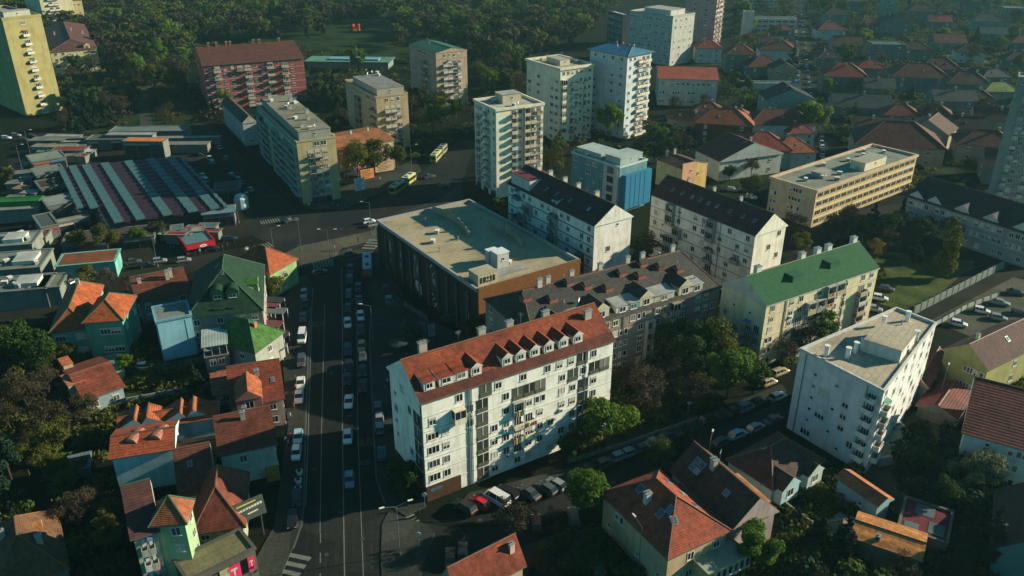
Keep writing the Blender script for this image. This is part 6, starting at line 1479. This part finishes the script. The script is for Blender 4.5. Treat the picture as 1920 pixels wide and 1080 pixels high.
for r in NT:
    kind, px, py, h, lb = r[:5]
    tree(r[5] if len(r) > 5 else kind, px, py, h, lb, wide=1.0 if h < 15 else .9)
B_ = [(760,925),(790,930),(745,900),(1230,760),(1250,745),(1310,740),(1330,765),(1345,700),(1210,700),(1180,720)]
for i, (px, py) in enumerate(B_):
    tree('dbush' if i % 2 else 'bush', px, py, 2.6, ['dark clipped','dim green','small dark','shady green','round dark','low green','broad shady','dense dark','narrow green','leafy dark'][i]+' bush '+['at the near left corner of the long white block','by the ground floor garage of the long white block','beside the white gable','on the courtyard edge','under the tall courtyard trees','behind the courtyard path','by the parked car row of the courtyard','left of the cream green-roofed block','below the brown-grey complex','behind the long white block end'][i])
# garden and hillside trees filling the gaps, grouped by neighbourhood
rt = random.Random(21)
BOX = []
for o in list(col.objects):
    if o.parent is None and o.type == 'EMPTY':
        for c in o.children:
            if c.name.startswith(('wall', 'hall_body')) and c.type == 'MESH':
                xs = [(o.matrix_basis @ v.co) for v in c.data.vertices]
                BOX.append((min(v.x for v in xs), max(v.x for v in xs), min(v.y for v in xs), max(v.y for v in xs), o))
INV = {}
def hit(p, m=1.5):
    for x0, x1, y0, y1, o in BOX:
        if x0-m < p.x < x1+m and y0-m < p.y < y1+m:
            if o.name not in INV:
                w_ = next(c for c in o.children if c.name.startswith(('wall', 'hall_body'))); vs_ = [v.co for v in w_.data.vertices]
                INV[o.name] = (o.matrix_basis.inverted(), min(v.x for v in vs_), max(v.x for v in vs_), min(v.y for v in vs_), max(v.y for v in vs_))
            iv, a, b_, c, d = INV[o.name]; q = iv @ p
            if a-m < q.x < b_+m and c-m < q.y < d+m: return True
    return False
def inpoly(x, y, P):
    r = False; j = len(P)-1
    for i in range(len(P)):
        if (P[i][1] > y) != (P[j][1] > y) and x < (P[j][0]-P[i][0])*(y-P[i][1])/(P[j][1]-P[i][1])+P[i][0]: r = not r
        j = i
    return r
def near_label(p, kd, h, wd):
    best = min(BOX, key=lambda b: max(b[0]-p.x, 0, p.x-b[1])**2+max(b[2]-p.y, 0, p.y-b[3])**2+.002*((b[0]+b[1])/2-p.x)**2)
    cx, cy = (best[0]+best[1])/2, (best[2]+best[3])/2; dx, dy = p.x-cx, p.y-cy
    rel = ('right of' if dx > 0 else 'left of') if abs(dx) > abs(dy) else ('behind' if dy > 0 else 'in front of')
    t = best[4]['label']
    for w_ in (' beside',' behind',' near',' right of',' left of',' in front',' at the',' on the',' between',' among',' by the',' above',' below',',',' next to',' cut by',' before',' dotted',' crowded',' against',' fronting',' peeping',' joined',' half hidden',' topped',' over the'):
        t = t.split(w_)[0]
    a = ('spreading ' if int(p.x*7) % 3 == 0 else '')+('tall ' if h > 10.5 else ('low ' if h < 7 else ''))+('broad ' if wd > 1.07 else ('slender ' if wd < .95 else ''))
    return ' '.join((a+kd+' '+rel+' the '+t).split()[:16])
ROADS = [[(1480,-60),(1510,-60),(1535,120),(1562,250),(1566,340),(1494,340),(1500,250),(1484,120)]]
PAVED_NARROW = [[(at(*q).x, at(*q).y) for q in r] for r in ([(250,266),(305,266),(296,215),(290,176),(305,130),(270,130),(250,172),(250,215)], [(350,250),(480,330),(500,420),(440,420),(330,262)])]
placed = [(o.location.x, o.location.y) for o in col.objects if o.name.startswith('tree')]
def scatter(poly, n, kinds, hr, label, group, gap=4, lod=0, m=1.5):
    xs = [p[0] for p in poly]; ys = [p[1] for p in poly]; wp = [at(*p) for p in poly]; X = [p.x for p in wp]; Y = [p.y for p in wp]; W2 = [(p.x, p.y) for p in wp]
    RW = [[(at(*q).x, at(*q).y) for q in r] for r in ROADS]; c = 0
    for _ in range(n*12):
        if c >= n: break
        p = Vector((rt.uniform(min(X), max(X)), rt.uniform(min(Y), max(Y)), 0))
        if not inpoly(p.x, p.y, W2) or any(inpoly(p.x, p.y, r) for r in RW+PAVED_NARROW) or hit(p, m): continue
        if any((p.x-a)**2+(p.y-b)**2 < gap*gap for a, b in placed): continue
        k = rt.choice(kinds); placed.append((p.x, p.y)); c += 1
        h_, wd = rt.uniform(*hr), rt.uniform(.85, 1.2); tree(k, 0, 0, h_, near_label(p, names[k], h_, wd), group, pos=p, lod=lod, wide=wd)
    return c
names = {'bright':'fresh green tree','mid':'mid green tree','dark':'dark conifer','olive':'olive budding tree','brown':'bare brown tree','poplar':'slim green tree','tall':'slim olive tree','bush':'green bush','obush':'olive bush','dbush':'dark bush','bbush':'bright green bush','gold':'golden tree','bloom':'blossoming tree'}
def lab(where): return {k: v+' '+where for k, v in names.items()}
scatter([(1180,300),(1700,240),(1920,400),(1960,20),(1700,-20),(1380,-20),(1370,100),(1240,240)], 110, ['mid','dark','brown','brown','olive','olive','bright'], (8,14), lab('between the hillside houses at upper right'), 'trees between the hillside houses', 7, 0, -.5)
scatter([(0,640),(240,680),(230,760),(130,800),(190,840),(120,900),(250,990),(240,1080),(130,980),(-60,1000),(-60,680)], 28, ['brown','brown','dark','olive','olive','dbush'], (4,9.5), lab('in the dark gardens on the left'), 'trees in the left gardens', 3.5)
scatter([(1440,960),(1560,960),(1700,1040),(1860,930),(1860,1080),(1600,1140),(1450,1120)], 20, ['dark','mid','dbush','bush','brown','brown'], (2.5,5.5), lab('in the dark gardens at lower right'), 'trees in the lower right gardens', 3, m=.8)
scatter([(1680,840),(1790,760),(1860,800),(1880,920),(1780,960),(1690,930)], 9, ['mid','dark','dbush'], (4,7), lab('around the white-walled house garden'), 'trees by the white-walled house', 3.5)
scatter([(1150,740),(1240,700),(1350,690),(1420,740),(1330,780),(1180,790)], 6, ['brown','brown','mid'], (7,11), lab('in the courtyard behind the side street'), 'courtyard trees', 5)
scatter([(1540,460),(1700,400),(1840,430),(1900,480),(1700,500),(1660,480)], 11, ['mid','brown','dark'], (6,10), lab('in the school yard'), 'school yard trees', 7)
scatter([(560,190),(640,150),(660,280),(640,300),(620,240)], 8, ['mid','dark','brown'], (8,12), lab('between the two end-on blocks'), 'trees between the end-on blocks', 6)
scatter([(380,190),(500,200),(480,250),(420,240)], 3, ['dark','mid'], (6,9), lab('beside the small grey house'), 'trees by the small grey house', 6)
scatter([(760,190),(870,200),(860,250),(780,280)], 7, ['mid','brown','olive'], (7,10), lab('below the brown-beige tower'), 'trees below the brown-beige tower', 6)
scatter([(1180,260),(1300,250),(1440,320),(1400,380),(1340,330),(1220,290)], 10, ['mid','olive','brown'], (6,9), lab('behind the small orange gabled house'), 'trees behind the orange gable', 6)
scatter([(840,1000),(1090,1000),(1130,1080),(1000,1130),(990,1050),(860,1040)], 8, ['dbush','brown','mid'], (2.5,6), lab('in the shaded yard at the bottom'), 'trees in the shaded yard', 4)
scatter([(110,260),(130,130),(300,150),(360,230),(330,258)], 11, ['brown','dark','mid','dark'], (9,13), lab('in the park corner above the market'), 'trees in the park corner', 7)
scatter([(440,450),(520,420),(560,400),(500,350),(450,320),(440,240),(380,205),(420,190),(480,300),(540,390),(470,430)], 8, ['dark','mid'], (5,8), lab('beside the cluttered grey roof block'), 'trees beside the grey roof block', 6)
# the woods: the nearest trees singly, the rest as one mass
wood = [(-200,-30),(-200,150),(0,150),(120,140),(180,120),(340,185),(360,80),(570,70),(700,130),(780,75),(870,90),(900,190),(990,190),(1000,110),(1100,75),(1150,20),(1140,-90),(-200,-90)]
W2 = [(at(*p).x, at(*p).y) for p in wood]; clear = [[(at(*q).x, at(*q).y) for q in r] for r in ([(596,112),(742,112),(745,60),(690,40),(615,46)], [(345,95),(450,80),(440,72),(350,80)], [(560,100),(600,92),(700,110),(690,138),(600,135)])]
cand = []
y = min(p[1] for p in W2)
while y < max(p[1] for p in W2):
    x = min(p[0] for p in W2)
    while x < max(p[0] for p in W2):
        p = Vector((x+rt.uniform(-4,4), y+rt.uniform(-4,4), 0)); x += 9
        if inpoly(p.x, p.y, W2) and not any(inpoly(p.x, p.y, r) for r in clear) and not hit(p, 2.5) and not any((p.x-a)**2+(p.y-b)**2 < 30 for a, b in placed): cand.append(p)
    y += 9
cand = [p for p in cand if abs(p.x) < p.y*.72+30]
cand.sort(key=lambda p: p.y)
wk = ['brown','mid','dark','brown','olive','brown','olive','dark','mid']
for p in cand[:40]:
    k = rt.choice(wk); tree(k, 0, 0, rt.uniform(10,15), near_label(p, names[k], rt.uniform(6,12), rt.uniform(.9,1.1)), 'front trees of the park woods', pos=p, lod=0, wide=rt.uniform(.9,1.25))
rng = np.random.default_rng(5)
for kk, mt in (('mid',F_mid),('brown',F_brown),('dark',F_dark),('olive',F_olive),('bright',F_bright)):
    Vs = []
    tmpl = []
    for v in range(6):
        c, r = clumps(np.random.default_rng(v+50), KIND[kk][0], 10.0); tmpl.append(leaf_cloud(np.random.default_rng(v), c, r, 620, .40))
    share = {'mid':.20,'brown':.36,'dark':.20,'olive':.21,'bright':.03}[kk]
    for p in cand[40:]:
        f = (math.sin(p.x*12.9898+p.y*78.233)*43758.5453) % 1.0
        lo = {'mid':0,'brown':.20,'dark':.56,'olive':.76,'bright':.97}[kk]
        if lo <= f < lo+share:
            s = rng.uniform(.75, 1.75); a = rng.uniform(0, 6.28); t_ = tmpl[rng.integers(6)]
            R_ = np.array([[math.cos(a),-math.sin(a),0],[math.sin(a),math.cos(a),0],[0,0,1]])
            Vs.append((t_ @ R_.T)*np.array([s*1.1,s*1.1,s])+np.array([p.x,p.y,0]))
    if Vs: tag(obj('woodland', quads_mesh('woodland', np.concatenate(Vs), mt)), {'mid':'mass of green trees in the far park woods','brown':'mass of bare brown trees in the far park woods','dark':'mass of dark conifers in the far park woods','olive':'scattered olive trees in the far park woods','bright':'scattered bright green trees in the far park woods'}[kk], 'woods', 'far park woods', 'stuff')
print('woods', len(cand), 'tris', sum(len(m.polygons) for m in bpy.data.meshes))
# undergrowth: shrubs, ivy and rough hedges nobody could count
zones = [([(1180,300),(1240,240),(1370,100),(1380,-20),(1960,-20),(1960,440),(1700,360),(1700,270)], 2600, 1.45), ([(-60,600),(240,640),(480,700),(420,780),(200,860),(260,1000),(240,1120),(-60,1120)], 420, 1.0),
         ([(1380,900),(1960,700),(1960,1140),(1300,1140)], 330, .9), ([(1060,860),(1300,780),(1420,700),(1500,680),(1480,640),(1340,560),(1150,680)], 260, .9), ([(1440,400),(1720,390),(1960,490),(1700,560),(1560,500)], 160, 1.0),
         ([(120,265),(100,130),(340,80),(620,90),(780,120),(900,200),(1000,120),(1100,250),(1200,260),(1300,330),(1180,300),(860,280),(760,310),(600,240),(400,260)], 700, 1.3), ([(500,520),(560,500),(545,640),(500,640)], 50, .7), ([(560,1060),(1300,1080),(1100,1000),(840,1010)], 90, .8)]
rng = np.random.default_rng(11)
TP = [leaf_cloud(np.random.default_rng(v+90), *clumps(np.random.default_rng(v+70), 'bush', 1.8), 70, .26) for v in range(4)]
acc = {0: [], 1: [], 2: []}
for poly, n, sc_ in zones:
    W3 = [(at(*p).x, at(*p).y) for p in poly]; X = [p[0] for p in W3]; Y = [p[1] for p in W3]; c = 0
    for _ in range(n*6):
        if c >= n: break
        p = Vector((rt.uniform(min(X), max(X)), rt.uniform(min(Y), max(Y)), 0))
        if not inpoly(p.x, p.y, W3) or any(inpoly(p.x, p.y, r) for r in PAVED) or hit(p, .8): continue
        c += 1; s = rng.uniform(.5, 1.5)*sc_; t_ = TP[rng.integers(4)]; a = rng.uniform(0, 6.28); R_ = np.array([[math.cos(a),-math.sin(a),0],[math.sin(a),math.cos(a),0],[0,0,1]])
        f = (math.sin(p.x*.05)+math.cos(p.y*.043)+rt.uniform(-1.2,1.2)); acc[0 if f > .6 else (1 if f > -.7 else 2)].append((t_ @ R_.T)*s+np.array([p.x, p.y, 0]))
for k_, mt, lb in ((0, F_olive, 'olive undergrowth and rough hedges between the houses'), (1, F_mid, 'green undergrowth and rough hedges between the houses'), (2, F_brown, 'brown undergrowth and bare hedges between the houses')):
    tag(obj('undergrowth', quads_mesh('undergrowth', np.concatenate(acc[k_]), mt)), lb, 'undergrowth', 'undergrowth', 'stuff')
# ------------------------------------------------------------------ air
m = bpy.data.materials.new('haze_air'); m.use_nodes = True; nt = m.node_tree; nt.nodes.clear()
out = nt.nodes.new('ShaderNodeOutputMaterial'); pvn = nt.nodes.new('ShaderNodeVolumePrincipled'); pvn.inputs['Density'].default_value = .00008; pvn.inputs['Color'].default_value = (.42,.88,.95,1); pvn.inputs['Anisotropy'].default_value = .2
nt.links.new(pvn.outputs[0], out.inputs['Volume'])
hz = MB().box(-2400,-250,-1,2400,5400,CAM_H+14).build('haze', m); tag(hz, kind='stuff')
